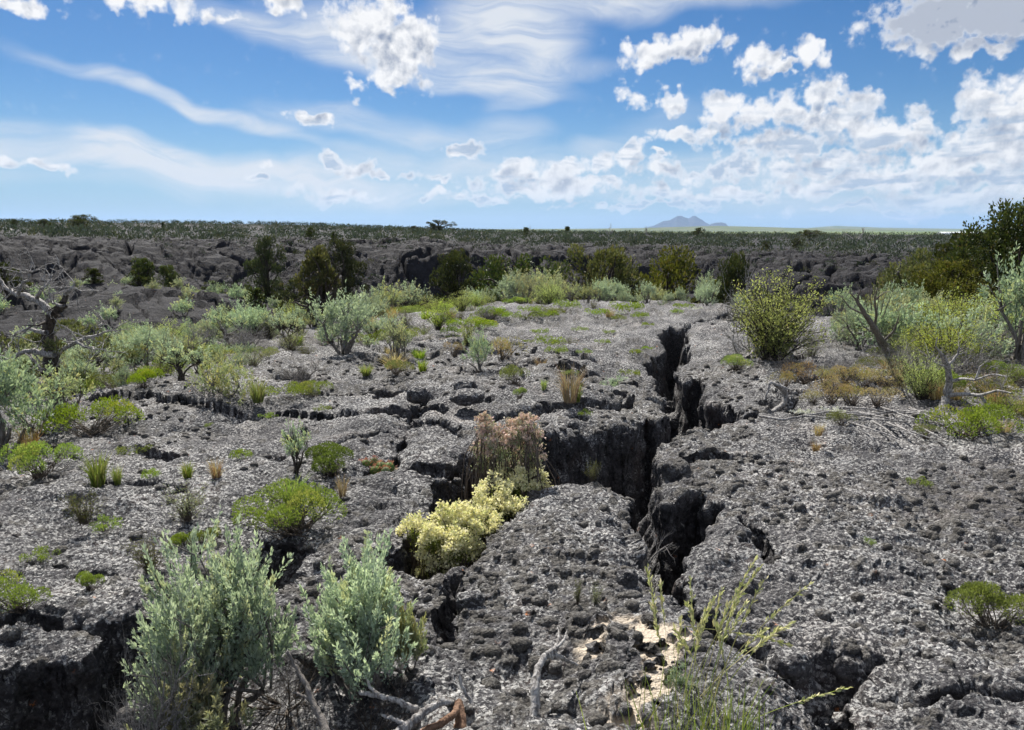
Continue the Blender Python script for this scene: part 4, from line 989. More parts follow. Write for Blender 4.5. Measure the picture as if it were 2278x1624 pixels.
dd(dead_meshes(144, w=2.4, n=3, gen=2, thick=.02, upb=-.1, flat=.1), 1480, 1262, 20, 1.6, 'bare twig reaching sideways into the lower crevasse', z=-.12)
print('handmade plants', round(time.time()-T0, 1))

# hand-shaped wood --------------------------------------------------------------
def px_path(pts, zs):
    return np.array([(lambda g_: (g_[0], g_[1], z))(pix_ground(x, y, z)) for (x, y), z in zip(pts, zs)])
def resamp(p, n, rs, amp):
    p = np.asarray(p, float); d = np.r_[0, np.cumsum(np.linalg.norm(np.diff(p, axis=0), axis=1))]; t = np.linspace(0, d[-1], n)
    q = np.stack([np.interp(t, d, p[:, i]) for i in range(3)], 1)
    for i in range(3):
        k = q[:, i].copy(); k[1:-1] = (q[:-2, i]+q[1:-1, i]*2+q[2:, i])/4; q[:, i] = k
    return q+rs.normal(0, amp, q.shape)
def wood(name, limbs, mat, label, cat, seed, group=None, sides=8, extra=0):
    rs = np.random.RandomState(seed); first = True; root = None
    allp = []
    for pts, zs, r0, r1 in limbs:
        p = px_path(pts, zs); p = resamp(p, max(8, len(pts)*5), rs, min(r0, .008)*.18); k = len(p)
        r = np.linspace(r0, r1, k)*(1+rs.normal(0, .07, k)); allp.append((p, r))
    o = allp[0][0][0].copy(); ob = []
    e = bpy.data.objects.new(name, None); COL.objects.link(e); e.location = o; e['label'] = label; e['category'] = cat; e.empty_display_size = .05
    if group: e['group'] = group
    for i, (p, r) in enumerate(allp):
        V, Q = tubes([(p-o, r)], sides); c = put('trunk' if i == 0 else 'branch', mesh_from('limb', V, Q, mat, None, True), e)
    return e
H = lambda *v: list(v)
wood('dead_branch', [([(1150,1650),(1180,1615),(1192,1570),(1190,1530),(1196,1490),(1212,1458),(1232,1446)], H(.0,.06,.10,.14,.17,.19,.19), .019, .010),
    ([(1212,1458),(1240,1458),(1262,1470),(1285,1480)], H(.19,.17,.13,.09), .012, .004), ([(1232,1446),(1244,1420),(1240,1395)], H(.19,.2,.2), .007, .002),
    ([(1232,1446),(1255,1425),(1262,1400)], H(.19,.2,.2), .006, .002), ([(1185,1640),(1150,1634),(1120,1650)], H(.02,.03,.02), .014, .008)], DEAD,
    'thick bleached dead branch bending upward at the bottom centre', 'dead branch', 1)
wood('dead_branch', [([(860,1650),(905,1615),(950,1580),(985,1560),(1003,1562)], H(.10,.12,.14,.16,.16), .016, .010), ([(985,1560),(975,1545)], H(.16,.17), .014, .006), ([(905,1615),(880,1600),(850,1592)], H(.12,.13,.12), .008, .004)], DEAD,
    'forked silver-grey dead branch in the bottom left of centre', 'dead branch', 2)
wood('dead_branch', [([(800,1540),(845,1548),(880,1556),(905,1570),(925,1578)], H(.16,.17,.16,.14,.12), .007, .011), ([(845,1548),(822,1528),(815,1505)], H(.17,.19,.2), .007, .003)], DEAD,
    'short pale dead branch under the right-hand foreground sagebrush', 'dead branch', 3)
wood('dead_branch', [([(880,1650),(930,1635),(980,1610),(1010,1590),(1020,1560)], H(.05,.08,.1,.1,.1), .014, .010), ([(1020,1560),(1024,1600),(1020,1660)], H(.1,.07,.02), .014, .026)], STUMPW,
    'split orange-brown dead stump at the bottom edge, left of the thick branch', 'stump', 4)
wood('dead_stick', [([(1060,1660),(1056,1600),(1048,1560),(1028,1530),(1020,1500)], H(.0,.04,.07,.11,.15), .010, .005), ([(1048,1560),(1052,1530)], H(.07,.1), .005, .002)], DEAD,
    'slim upright grey stick left of the thick bleached branch', 'stick', 5)
wood('dead_stick', [([(735,1660),(715,1600),(695,1560),(680,1520),(655,1480),(640,1450)], H(.10,.14,.18,.22,.26,.30), .014, .005), ([(695,1560),(670,1545),(650,1540)], H(.18,.2,.2), .006, .003)], BARKG,
    'long grey stick leaning left between the two big foreground sagebrushes', 'stick', 6)
wood('dead_stick', [([(1345,1440),(1335,1465),(1318,1490)], H(.04,.03,.02), .007, .004)], DEAD, 'small white twig lying on the sand right of the thick branch', 'stick', 7)
wood('dead_stick', [([(1330,1560),(1355,1580),(1375,1600),(1365,1625)], H(.03,.05,.03,.02), .007, .004), ([(1355,1580),(1362,1560)], H(.05,.08), .004, .002)], DEAD, 'crooked small twig beside the grass clump, bottom centre', 'stick', 8)
# right-hand wood
wood('dead_log', [([(1658+35,920),(1720,916),(1745,898),(1748,878),(1738,862),(1728,855)], H(-.10,-.12,-.06,.02,.10,.14), .022, .030), ([(1728,855),(1745,862),(1760,868)], H(.14,.12,.10), .018, .006), ([(1728,855),(1712,850),(1708,870),(1700,890)], H(.14,.16,.08,.0), .014, .008)], DEAD,
    'curved weathered log lying in the hollow right of the crevasse', 'log', 9)
wood('dead_stick', [([(1690,925),(1740,934),(1790,925),(1840,916),(1900,918),(1960,922)], H(.03,.04,.05,.05,.04,.03), .012, .007), ([(1790,925),(1840,930),(1900,926),(1990,914)], H(.05,.06,.05,.06), .009, .004)], DEAD,
    'long pale stick stretched across the rock right of the curved log', 'stick', 10)
rs_ = random.Random(5)
for i in range(16):
    a = (1850+rs_.uniform(0, 190), 905+rs_.uniform(0, 45)); b = (a[0]+rs_.uniform(50, 120), a[1]+rs_.uniform(6, 40))
    wood('dead_stick', [([a, ((a[0]+b[0])/2, (a[1]+b[1])/2+rs_.uniform(-4, 3)), b], H(.05, .07, .04), .009, .005)], DEAD, 'pale dead stick in the loose pile under the dead snag at right', 'stick', 20+i, 'sticks in the pile on the right slab', sides=5)
wood('dead_snag', [([(2095,915),(2106,880),(2112,850),(2108,815),(2096,790)], H(.0,.12,.26,.42,.54), .042, .018), ([(2112,850),(2140,842),(2170,846),(2205,832),(2240,838)], H(.26,.34,.36,.44,.44), .016, .005),
    ([(2106,880),(2140,876),(2180,880),(2220,868),(2250,875)], H(.12,.20,.22,.30,.3), .024, .006), ([(2108,815),(2130,790),(2135,765)], H(.42,.52,.62), .014, .004), ([(2096,790),(2080,770),(2085,750)], H(.54,.64,.72), .012, .004),
    ([(2180,880),(2200,905),(2215,935)], H(.22,.12,.05), .012, .004), ([(2170,846),(2180,815),(2200,800)], H(.36,.48,.55), .010, .003), ([(2108,815),(2090,812),(2072,800)], H(.42,.46,.5), .009, .003), ([(2130,790),(2150,782)], H(.52,.56), .007, .003)], DEAD,
    'grey dead snag with spreading bare limbs at right, above the dark green mat', 'dead tree', 11)
LN = pix_ground(1975, 790)
wood('dead_shrub', [([(1985,795),(1962,762),(1945,730),(1925,700),(1905,668)], H(.0,.2,.42,.64,.86), .05, .015), ([(1945,730),(1950,700),(1945,668),(1952,640)], H(.42,.62,.84,1.02), .02, .005), ([(1925,700),(1890,685),(1872,660)], H(.64,.72,.86), .014, .004),
    ([(1905,668),(1890,650),(1892,632)], H(.86,.98,1.08), .010, .003), ([(1905,668),(1915,645),(1908,628)], H(.86,1.,1.1), .010, .003), ([(1945,668),(1968,650),(1980,648)], H(.84,.95,.97), .009, .003), ([(1962,762),(1990,735),(2000,700)], H(.2,.38,.6), .018, .005), ([(1872,660),(1855,655)], H(.86,.9), .006, .002)]
    +[([(1945+dx, 690+dy), (1945+dx*1.5, 660+dy), (1945+dx*2.1, 632+dy)], H(.66,.88,1.05), .006, .002) for dx, dy in ((-14,6),(-6,0),(6,3),(14,8),(20,15),(-22,12),(0,-8))], BARKG,
    'leaning brown-grey dead shrub with a bare twiggy crown, right of the teal sagebrush', 'dead shrub', 12)
SNP = pix_at(60, 620, 13.)
def snag_left():
    rs = np.random.RandomState(77); bx, by = pix_ground(110, 830); paths = []
    o = np.array([bx, by, gz(bx, by)[0]-.05])
    def P3(x, y, dy=0): p = pix_at(x, y, by+dy); return np.array(p)
    limbs = [([(110,835),(120,790),(105,740),(118,700),(140,680),(145,655)], .10, .03), ([(118,700),(80,665),(40,655),(10,640),(-20,600)], .045, .015), ([(40,655),(50,630),(70,620),(62,605),(90,600)], .022, .006),
        ([(80,665),(95,640),(110,625),(115,612)], .025, .006), ([(145,655),(160,640),(170,625)], .02, .005), ([(140,680),(115,672),(100,650)], .02, .005), ([(120,790),(60,780),(20,800),(-20,790)], .04, .012),
        ([(105,740),(60,730),(30,745)], .03, .008), ([(120,790),(170,760),(215,745),(255,735)], .035, .008), ([(170,760),(200,775),(235,780)], .016, .004), ([(60,780),(90,820),(130,845)], .02, .006), ([(215,745),(225,725),(230,712)], .01, .003), ([(10,640),(-5,655)], .012, .004)]
    e = bpy.data.objects.new('dead_tree', None); COL.objects.link(e); e.location = o; e['label'] = 'twisted grey half-dead juniper with bare limbs at the far left'; e['category'] = 'dead tree'
    for i, (pts, r0, r1) in enumerate(limbs):
        dy = np.cumsum(rs.uniform(-.12, .12, len(pts))); p = np.array([P3(x, y, d) for (x, y), d in zip(pts, dy)]); p = resamp(p, len(pts)*4, rs, .008)
        sub = [(p-o, np.linspace(r0, r1, len(p)))]
        for j in range(7 if i else 3):
            k = rs.randint(len(p)//3, len(p)); d = unit(rs.normal(0, 1, 3)+[0, 0, .3])*rs.uniform(.15, .38); sub.append((wig(rs, p[k]-o, p[k]-o+d, 5, .18), np.linspace(r1*.6+.003, .003, 5)))
            m = sub[-1][0][3]; 
            for _ in range(2): dd_ = unit(rs.normal(0, 1, 3))*rs.uniform(.06, .16); sub.append((wig(rs, m, m+dd_, 4, .15), np.linspace(.004, .002, 4)))
        V, Q = tubes(sub, 5); put('trunk' if i == 0 else 'limb', mesh_from('limb', V, Q, DEAD if i else BARK, None, True), e)
    f, s = juniper_meshes(78, w=2.2, clumps=46, per=60, mat=JUNI2, bare=.25, shape='broad', leaf=.05, lw=.02)
    c = put('foliage', f, e); c.scale = (.95, .7, .85); c.location = (0.0, .25, .02)
snag_left()
print('wood', round(time.time()-T0, 1))

# cream-flowered bush in the crevasse ----------------------------------------------
def bloom(name, centres, n, leaf, lw, mats, label, base_z, seed, green=.25):
    rs = np.random.RandomState(seed); cs = []
    for (x, y, z, r) in centres:
        g_ = pix_ground(x, y, z); cs.append((g_[0], g_[1], z-.03, r*.70))
    cs = np.array(cs); o = cs[:, :3].mean(0); o[2] = base_z
    vol = cs[:, 3]**2; k = rs.choice(len(cs), n, p=vol/vol.sum())
    sub = []
    for c_ in cs:
        for _ in range(16):
            dd0 = unit(rs.normal(0, 1, 3)); dd0[2] = abs(dd0[2])*1.2-.4; sub.append((*(c_[:3]+unit(dd0)*c_[3]*rs.uniform(.55, 1.12)), c_[3]*rs.uniform(.22, .40)))
    big_cs = cs; cs = np.array(sub); vol = cs[:, 3]**2; k = rs.choice(len(cs), n, p=vol/vol.sum())
    d = unit(rs.normal(0, 1, (n, 3))); d[:, 2] = np.abs(d[:, 2])*1.3-.5; d = unit(d)
    p = cs[k, :3]+d*(cs[k, 3]*rs.uniform(.55, 1.08, n))[:, None]
    p += .02*(np.stack([vnoise(p[:, 0]*22, p[:, 1]*22, 5, p[:, 2]*22), vnoise(p[:, 0]*22+9, p[:, 1]*22, 6, p[:, 2]*22), vnoise(p[:, 0]*22, p[:, 1]*22+9, 7, p[:, 2]*22)], 1)-.5)*3
    m = 7; pp = np.repeat(p, m, 0)+rs.normal(0, leaf*.42, (n*m, 3)); dd_ = unit(rs.normal(0, 1, (n*m, 3)))
    V, T = leaves(rs, pp-o, dd_, leaf, lw, .2); t = np.repeat(np.clip(rs.normal(.55, .25, n), 0, 1), m*4)
    u = np.repeat(np.clip((rs.rand(n) < green*.6)*.9+(d[:, 2] < -.1)*.5*rs.rand(n), 0, 1), m*4)
    if mats[0] is PINK: u = np.maximum(u, np.repeat(np.clip(1.25-3.4*(p[:, 2]-.05)/.4+rs.normal(0, .3, n), 0, 1), m*4))
    fl = mesh_from('blooms', V, None, mats[0], dict(t=t, u=u), False, tri=T)
    cs = big_cs; vol = cs[:, 3]**2; n2 = n//2; k = rs.choice(len(cs), n2, p=vol/vol.sum()); p = cs[k, :3]+unit(rs.normal(0, 1, (n2, 3)))*(cs[k, 3]*rs.uniform(.1, .95, n2))[:, None]-np.array([0, 0, .04])
    pp = np.repeat(p, 4, 0)+rs.normal(0, leaf*.8, (n2*4, 3)); V, T = leaves(rs, pp-o, rs.normal(0, 1, (n2*4, 3)), leaf*1.1, lw)
    lf = mesh_from('leaves', V, None, mats[1], dict(t=np.repeat(rs.rand(n2*4), 4), u=np.zeros(n2*16)), False, tri=T)
    paths = []
    for c in cs:
        rt = np.array([c[0]+rs.normal(0, .05), c[1]+.05, base_z]); 
        for _ in range(12): paths.append((wig(rs, rt-o, c[:3]-o+unit(rs.normal(0, 1, 3))*c[3]*.85, 6, .1), np.linspace(.007, .002, 6)))
    V, Q = tubes(paths, 4); st = mesh_from('stems', V, Q, TWIG, None, True)
    e = bpy.data.objects.new(name, None); COL.objects.link(e); e.location = o; e['label'] = label; e['category'] = 'shrub'
    for nn, me in (('blooms', fl), ('foliage', lf), ('stems', st)): c = bpy.data.objects.new(nn, me); COL.objects.link(c); c.parent = e
    return e
bloom('flowering_shrub', [(930,1165,.02,.11),(965,1185,.0,.12),(1000,1150,.04,.14),(1035,1165,.0,.13),(1010,1205,-.04,.13),(970,1225,-.10,.12),(1060,1120,.02,.13),(1080,1150,.0,.12),(1105,1095,.04,.14),(1130,1115,.0,.12),(1150,1070,.04,.12),(1180,1050,.04,.11),
      (1195,1062,.0,.09),(1120,1060,.04,.10),(1000,1240,-.16,.11),(955,1255,-.2,.10),(1035,1210,-.08,.10),(1175,1085,-.02,.09)], 2900, .017, .010, (CREAM, OLIVE),
      'bush covered in cream-yellow blossom growing out of the crevasse, left of the central block', -.6, 401)
bloom('flowering_shrub', [(1080,930,.42,.08),(1095,960,.34,.11),(1070,985,.25,.10),(1120,990,.24,.13),(1150,955,.34,.13),(1170,930,.42,.09),(1185,955,.34,.09),(1175,985,.24,.12),(1110,1025,.10,.14),(1155,1025,.10,.14),(1075,1015,.12,.09),(1185,1020,.1,.08)], 1500, .017, .010, (PINK, SAGE2),
      'pale pinkish-brown bush behind the cream-yellow blossoming one', -.5, 402, .45)

# rocks ------------------------------------------------------------------------
def rock_mesh(seed, sx, sy, sz, n=26, rough=.25):
    bpy_v = []; a = np.linspace(0, 2*math.pi, n*2, endpoint=False); b = np.linspace(.02, math.pi-.02, n)
    A, B = np.meshgrid(a, b); d = np.stack([np.sin(B)*np.cos(A), np.sin(B)*np.sin(A), np.cos(B)], -1).reshape(-1, 3)
    dd_ = np.sign(d)*np.abs(d)**.72; dd_ = dd_/np.linalg.norm(dd_, axis=1)[:, None]**.6
    r = 1+rough*2*(fbm(d[:, 0]*1.6+seed, d[:, 1]*1.6, 3, seed, z=d[:, 2]*1.6)-.5)+rough*.7*(fbm(d[:, 0]*7+seed, d[:, 1]*7, 3, seed+3, z=d[:, 2]*7)-.5)
    V = dd_*r[:, None]*np.array([sx, sy, sz]); Q = grid_tris(n, n*2, True)
    z = np.zeros(len(V)); one = np.ones(len(V)); return mesh_from('rock', V, Q, LAVA, dict(moss=z, sand=z, void=z, near=one), True)
def rock(px, py, w, h, seed, label, z=None, rough=.25, group=None):
    x, y = pix_ground(px, py, 0); zz = float(gz(x, y)[0]) if z is None else z; x, y = pix_ground(px, py, zz)
    s = math.hypot(x, y)/F; o = put('rock', rock_mesh(seed, w*s/2, w*s*.42, h*s*.55, rough=rough), None, label, 'rock', group, loc=(x, y, zz+h*s*.30)); o.rotation_euler = (random.uniform(-.1, .1), random.uniform(-.1, .1), random.uniform(-.4, .4)); return o
rock(930, 888, 52, 34, 1, 'dark lava boulder, left one of the two on the ledge in the centre')
rock(1040, 892, 76, 32, 2, 'broad dark lava boulder carrying another stone, centre')
rock(1035, 872, 56, 34, 3, 'lichen-spotted lava stone resting on the broad dark boulder', z=.10)
rock(1022, 1312, 66, 66, 4, 'dark angular lava stone at the lower end of the flower-filled crevasse')
rock(1045, 1350, 66, 46, 5, 'rounded grey lava stone just below the dark angular one')
rock(1395, 1300, 50, 44, 6, 'grey rounded stone at the bottom end of the central block')
rock(1530, 868, 40, 60, 7, 'large block wedged in the middle of the upper crevasse', z=-.9)
rock(1560, 1462, 60, 40, 9, 'lichen-covered stone beside the sand patch')
rock(1890, 1418, 56, 60, 10, 'moss-topped knob of lava inside the lower right hollow')
rock(1760, 1490, 90, 56, 11, 'rounded mossy lava lump at the left rim of the lower right hollow')
rr = random.Random(9)
for i in range(40):
    x = rr.uniform(1385, 1530); y = rr.uniform(1400, 1600)
    s = rr.uniform(5, 12); rock(x, y, s, s*.8, 40+i, 'small black lava pebble scattered on the pale sand', rough=.35, group='lava pebbles on the sand')
for i, (x, y, w) in enumerate([(1480,930,60),(1500,955,50),(1540,950,55),(1520,900,50),(1490,1180,60),(1520,1230,60),(1480,1290,70),(1400,1090,60),(1350,1080,50),(1250,1075,60)]):
    rock(x, y, w, w*.8, 90+i, 'dark fallen block on the floor of the crevasse', z=-.75, rough=.4, group='fallen blocks inside the crevasse')
# cactus ----------------------------------------------------------------------------
def cactus():
    x, y = pix_ground(838, 1048); z = gz(x, y)[0]; e = bpy.data.objects.new('cactus', None); COL.objects.link(e); e.location = (x, y, z); e['label'] = 'hedgehog cactus clump with red-tipped spines beside the dark green dome'; e['category'] = 'cactus'
    rs = np.random.RandomState(3)
    for i, (dx, dy, r, h) in enumerate([(-.07, 0, .036, .085), (-.02, .03, .032, .09), (.03, .0, .038, .07), (.0, -.05, .034, .06), (.08, .03, .034, .06), (-.11, .05, .03, .06), (.07, -.05, .03, .055)]):
        n = 18; m = 10; b = np.linspace(.0, math.pi*.97, m); a = np.linspace(0, 2*math.pi, n, endpoint=False); A, B = np.meshgrid(a, b)
        rr_ = r*(1+.10*np.cos(A*9)); V = np.stack([np.sin(B)*np.cos(A)*rr_+dx, np.sin(B)*np.sin(A)*rr_+dy, h*.5+np.cos(B)*h*.62], -1).reshape(-1, 3)
        st = put('stem', mesh_from('cactus_stem', V, grid_tris(m, n, True), CACT, dict(t=rs.rand(len(V)), u=np.zeros(len(V))), True), e)
        k = rs.choice(len(V), 150); d = unit(V[k]-np.array([dx, dy, h*.4])); SV, ST = leaves(rs, V[k], d, .022, .0025, 0, .5)
        put('spines', mesh_from('cactus_spines', SV, None, SPINE, dict(t=np.repeat(rs.rand(150), 4), u=np.repeat((V[k, 2] < h*.45)*.9, 4)), False, tri=ST), st)
cactus()
# white flower clumps ---------------------------------------------------------------
def white(px, py, s, label, group=None):
    x, y = pix_ground(px, py); z = gz(x, y)[0]; rs = np.random.RandomState(int(px)); sc = math.hypot(x, y)/F*s
    n = 60; p = rs.normal(0, .35, (n, 3))*[1, 1, .25]*sc; p[:, 2] = np.abs(p[:, 2])+sc*.25
    V, T = leaves(rs, np.repeat(p, 6, 0), rs.normal(0, 1, (n*6, 3))+[0, 0, .5], .012+sc*.05, .010+sc*.03); 
    e = bpy.data.objects.new('white_flowers', None); COL.objects.link(e); e.location = (x, y, z); e['label'] = label; e['category'] = 'flowers'
    put('blooms', mesh_from('blooms', V, None, WHITE, dict(t=np.repeat(rs.rand(n*6), 4), u=np.zeros(n*24)), False, tri=T), e, kind='stuff')
    sv, sq = tubes([(np.array([[0, 0, -.01], q*.6, q]), np.array([.002, .0015, .001])) for q in p[:24]], 3); put('stems', mesh_from('stems', sv, sq, TWIG, None, True), e)
for a in ((1786, 928, 26, 'small white flower cluster right of the long pale stick'), (1862, 922, 34, 'white flowers between the sticks below the rusty patch'), (1375, 702, 22, 'white flowers among green grass left of the far crevasse'),
          (1552, 688, 24, 'white flowers at the far rim behind the crevasse'), (1100, 882, 20, 'white flowers in front of the olive broom-like tuft'), (1768, 1478, 26, 'white-leaved plant in the lower right hollow')): white(*a)
# foreground grass with seed heads -----------------------------------------------------
def seed_grass():
    rs = np.random.RandomState(12); e = bpy.data.objects.new('seeding_grass', None); COL.objects.link(e); bx, by = pix_ground(1545, 1680); o = np.array([bx, by, -.02]); e.location = o
    e['label'] = 'tall green grass with yellow seed heads at the bottom, right of centre'; e['category'] = 'grass'
    def bl(paths, name, mat, w0, old=.2, flat=True):
        VV = []; TT = []; tt = []; uu = []; off = 0
        for p, w in paths:
            k = len(p); t = unit(np.gradient(p, axis=0)); s = unit(np.cross(t, rs.normal(0, 1, 3)))*w[:, None]; V = np.stack([p-s, p+s], 1).reshape(-1, 3); i = np.arange(k-1)*2
            VV.append(V); TT.append(np.stack([i, i+1, i+3, i+2], 1)+off); off += 2*k; c = rs.rand(); tt.append(np.full(2*k, c)); uu.append(np.full(2*k, (rs.rand() < old)*rs.rand()))
        put(name, mesh_from(name, np.concatenate(VV)-o, np.concatenate(TT), mat, dict(t=np.concatenate(tt), u=np.concatenate(uu)), False), e)
    blades = []
    for i in range(260):
        b = np.array([bx+rs.normal(0, .10), by+rs.normal(0, .07)-.03, -.03]); L = rs.uniform(.10, .30); a = rs.uniform(0, 6.28); out = rs.rand()**1.2*.14
        tip = b+np.array([math.cos(a)*out, math.sin(a)*out, L]); mid = b*.45+tip*.55+np.array([0, 0, L*.12]); t = np.linspace(0, 1, 6)[:, None]
        blades.append(((1-t)**2*b+2*t*(1-t)*mid+t*t*tip, np.linspace(.0022, .0004, 6)))
    bl(blades, 'blades', GRASS, .002)
    stems = []; heads = []
    T_ = [(1450,1345,.02),(1440,1262,.3),(1535,1290,.30),(1530,1345,.2),(1468,1300,.28),(1590,1330,.28),(1605,1310,.3),(1620,1345,.25),(1680,1245,.42),(1690,1262,.40),(1700,1290,.36),(1640,1330,.25),(1800,1300,.40),(1660,1340,.3),(1565,1375,.2),(1735,1395,.2),(1700,1400,.2),(1500,1400,.15),(1515,1380,.2),(1760,1385,.22),(1575,1350,.22),(1650,1300,.34),(1885,1530,.16),(1595,1395,.2)]
    for (x, y, zt) in T_:
        b = np.array([bx+rs.normal(0, .06), by+rs.normal(0, .05), -.02]); dyy = by+rs.uniform(.0, .22)+.1; tip = np.array(pix_at(x, y, dyy)); mid = b*.5+tip*.5+np.array([(b[0]-tip[0])*.18, 0, .03]); t = np.linspace(0, 1, 16)[:, None]
        p = (1-t)**2*b+2*t*(1-t)*mid+t*t*tip; stems.append((p, np.full(16, .0015))); hp = p[-5:]; 
        for j in range(44):
            s = rs.rand()*(len(hp)-1); k = int(s); q = hp[k]+(hp[min(k+1, len(hp)-1)]-hp[k])*(s-k); d = unit(hp[-1]-hp[0]); heads.append((q, unit(d+rs.normal(0, .25, 3))))
    # one stem bent flat
    p = resamp([pix_at(1524, 1393, by+.16), pix_at(1600, 1402, by+.15), pix_at(1680, 1414, by+.15), pix_at(1765, 1436, by+.14)], 14, rs, .0005); stems.append((p, np.full(14, .0014)))
    for j in range(60):
        q = p[6]+(p[-1]-p[6])*rs.rand(); k = min(13, int(6+7*rs.rand())); heads.append((p[k]+rs.normal(0, .001, 3), unit(p[-1]-p[6]+rs.normal(0, .03, 3))))
    root = np.array([bx-.02, by, -.02]); stems.append((resamp([root, (root+p[0])/2+np.array([0, .02, .04]), p[0]], 8, rs, .0005), np.full(8, .0012)))
    bl(stems, 'stalks', GRASS, .001, .5)
    HP = np.array([h[0] for h in heads])-o; HD = np.array([h[1] for h in heads]); V, T = leaves(rs, HP, HD, .022, .006, .4, .15)
    put('seed_heads', mesh_from('seed_heads', V, None, DRYH, dict(t=np.repeat(rs.rand(len(HP)), 4), u=np.repeat((rs.rand(len(HP)) < .35)*.8, 4)), False, tri=T), e)
DRYH = leaf_material('seed_head', (.34, .36, .10), (.58, .54, .24), (.62, .50, .28), .3)
seed_grass()

# junipers -------------------------------------------------------------------------------
def jun(lib, px, ybase, ytop, dist, wide, label, group=None, rot=None):
    x, y, _ = pix_at(px, ytop, 1); s = dist/math.hypot(x, y); x *= s; y *= s; zz = gz(x, y)[0]
    d = pix_dir(px, ytop); zt = EYE+d[2]/math.hypot(d[0], d[1])*dist; h = zt-zz
    return spawn('juniper', lib, (x, y, zz-.03*h), h*1.03, wide, random.uniform(0, 6.28) if rot is None else rot, label, 'tree', group)
jun(JUB[0], 2275, 0, 446, 20, .85, 'tall dark juniper cut by the right edge, rising above the horizon')
jun(JUB[0], 2195, 0, 548, 22, .8, 'darker lower juniper leaning on the tall one at the right edge')
jun(JUB[1], 2128, 0, 577, 19, .95, 'rounded olive-yellow juniper left of the tall right-edge one')
jun(JU[1], 2158, 0, 513, 30, .9, 'small dark conical juniper between the rounded olive one and the skyline')
jun(JU2[1], 2015, 0, 585, 27, .8, 'low olive juniper behind the pale sagebrush, right')
jun(JU[0], 1640, 0, 562, 36, .6, 'narrow dark juniper against the lava wall, behind the big yellow-green bush')
jun(JU[2], 1705, 0, 536, 58, .9, 'low broad juniper on the far ledge behind the narrow dark one')
jun(JU2[1], 1345, 0, 547, 27, .85, 'broad feathery olive juniper in the dip, right of centre')
jun(JU2[0], 1490, 0, 550, 29, .85, 'olive juniper right of the broad feathery one')
jun(JU[2], 1148, 0, 566, 26, .9, 'dark dense juniper in the dip, at the picture centre')
jun(JU[0], 1016, 0, 555, 36, .85, 'small dark conical juniper at the foot of the far wall, left of the dense one')
jun(JU[0], 590, 0, 523, 40, .6, 'dark bushy juniper on the far slope, left')
jun(JU[0], 760, 0, 530, 38, .7, 'small juniper on the far slope right of the snag-topped one')
jun(JU[1], 315, 0, 572, 34, .9, 'small pointed juniper at the foot of the left lava cliff')
jun(JU[1], 375, 0, 588, 33, .9, 'smallest pointed juniper in the left valley')
jun(JU[0], 690, 0, 505, 60, .7, 'dark small juniper on the plateau behind the snag-topped one')
jun(JU[0], 742, 0, 515, 58, .6, 'right one of the pair of small plateau junipers')
jun(JU2[0], 2052, 0, 555, 30, .7, 'olive juniper half hidden left of the rounded olive-yellow one')
jun(JU[2], 1775, 0, 529, 64, .9, 'low juniper clump near the far right ledge')
for i, (x, yt, d, w, lib, lab) in enumerate([(181,477,95,2.2,JU[0],'lone dark juniper on the left skyline'), (975,489,110,1.9,JU[2],'largest juniper on the middle skyline'), (921,502,112,1.8,JU[0],'low juniper just left of the largest one on the skyline'),
      (1170,505,105,1.2,JU[1],'small juniper below a bare treetop on the skyline'), (1262,503,120,1.2,JU[1],'small pointed juniper on the skyline right of centre'), (1555,506,110,1.4,JU[0],'small round juniper on the skyline right of the mountain foot'),
      (1802,511,105,2.2,JU[2],'flat dark juniper on the right skyline'), (98,487,90,1.4,JU[0],'small juniper at the far left of the skyline'), (32,487,92,.9,JU[0],'leftmost small juniper on the skyline'), (362,494,100,.7,JU[1],'tiny skyline juniper right of the lone dark one')]):
    jun(lib, x, 0, yt, d, w, lab)
def skyline_dead(px, yt, d, seed, lab, w=.5):
    x, y, _ = pix_at(px, yt, 1); s = d/math.hypot(x, y); x *= s; y *= s; zz = gz(x, y)[0]; dr = pix_dir(px, yt); h = EYE+dr[2]/math.hypot(dr[0], dr[1])*d-zz
    spawn('dead_tree', [('branches', dead_meshes(seed, w=.5, n=3, gen=2, thick=.05))], (x, y, zz), h, w, 0, lab, 'dead tree', None)
skyline_dead(1355, 494, 100, 61, 'bare dead tree on the skyline left of the mountain'); skyline_dead(1176, 500, 105, 62, 'bare treetop on the skyline right of the largest juniper'); skyline_dead(1437, 502, 100, 63, 'thin bare pole-like dead tree below the mountain'); skyline_dead(1908, 505, 90, 64, 'dead twiggy bush on the right skyline', .9)
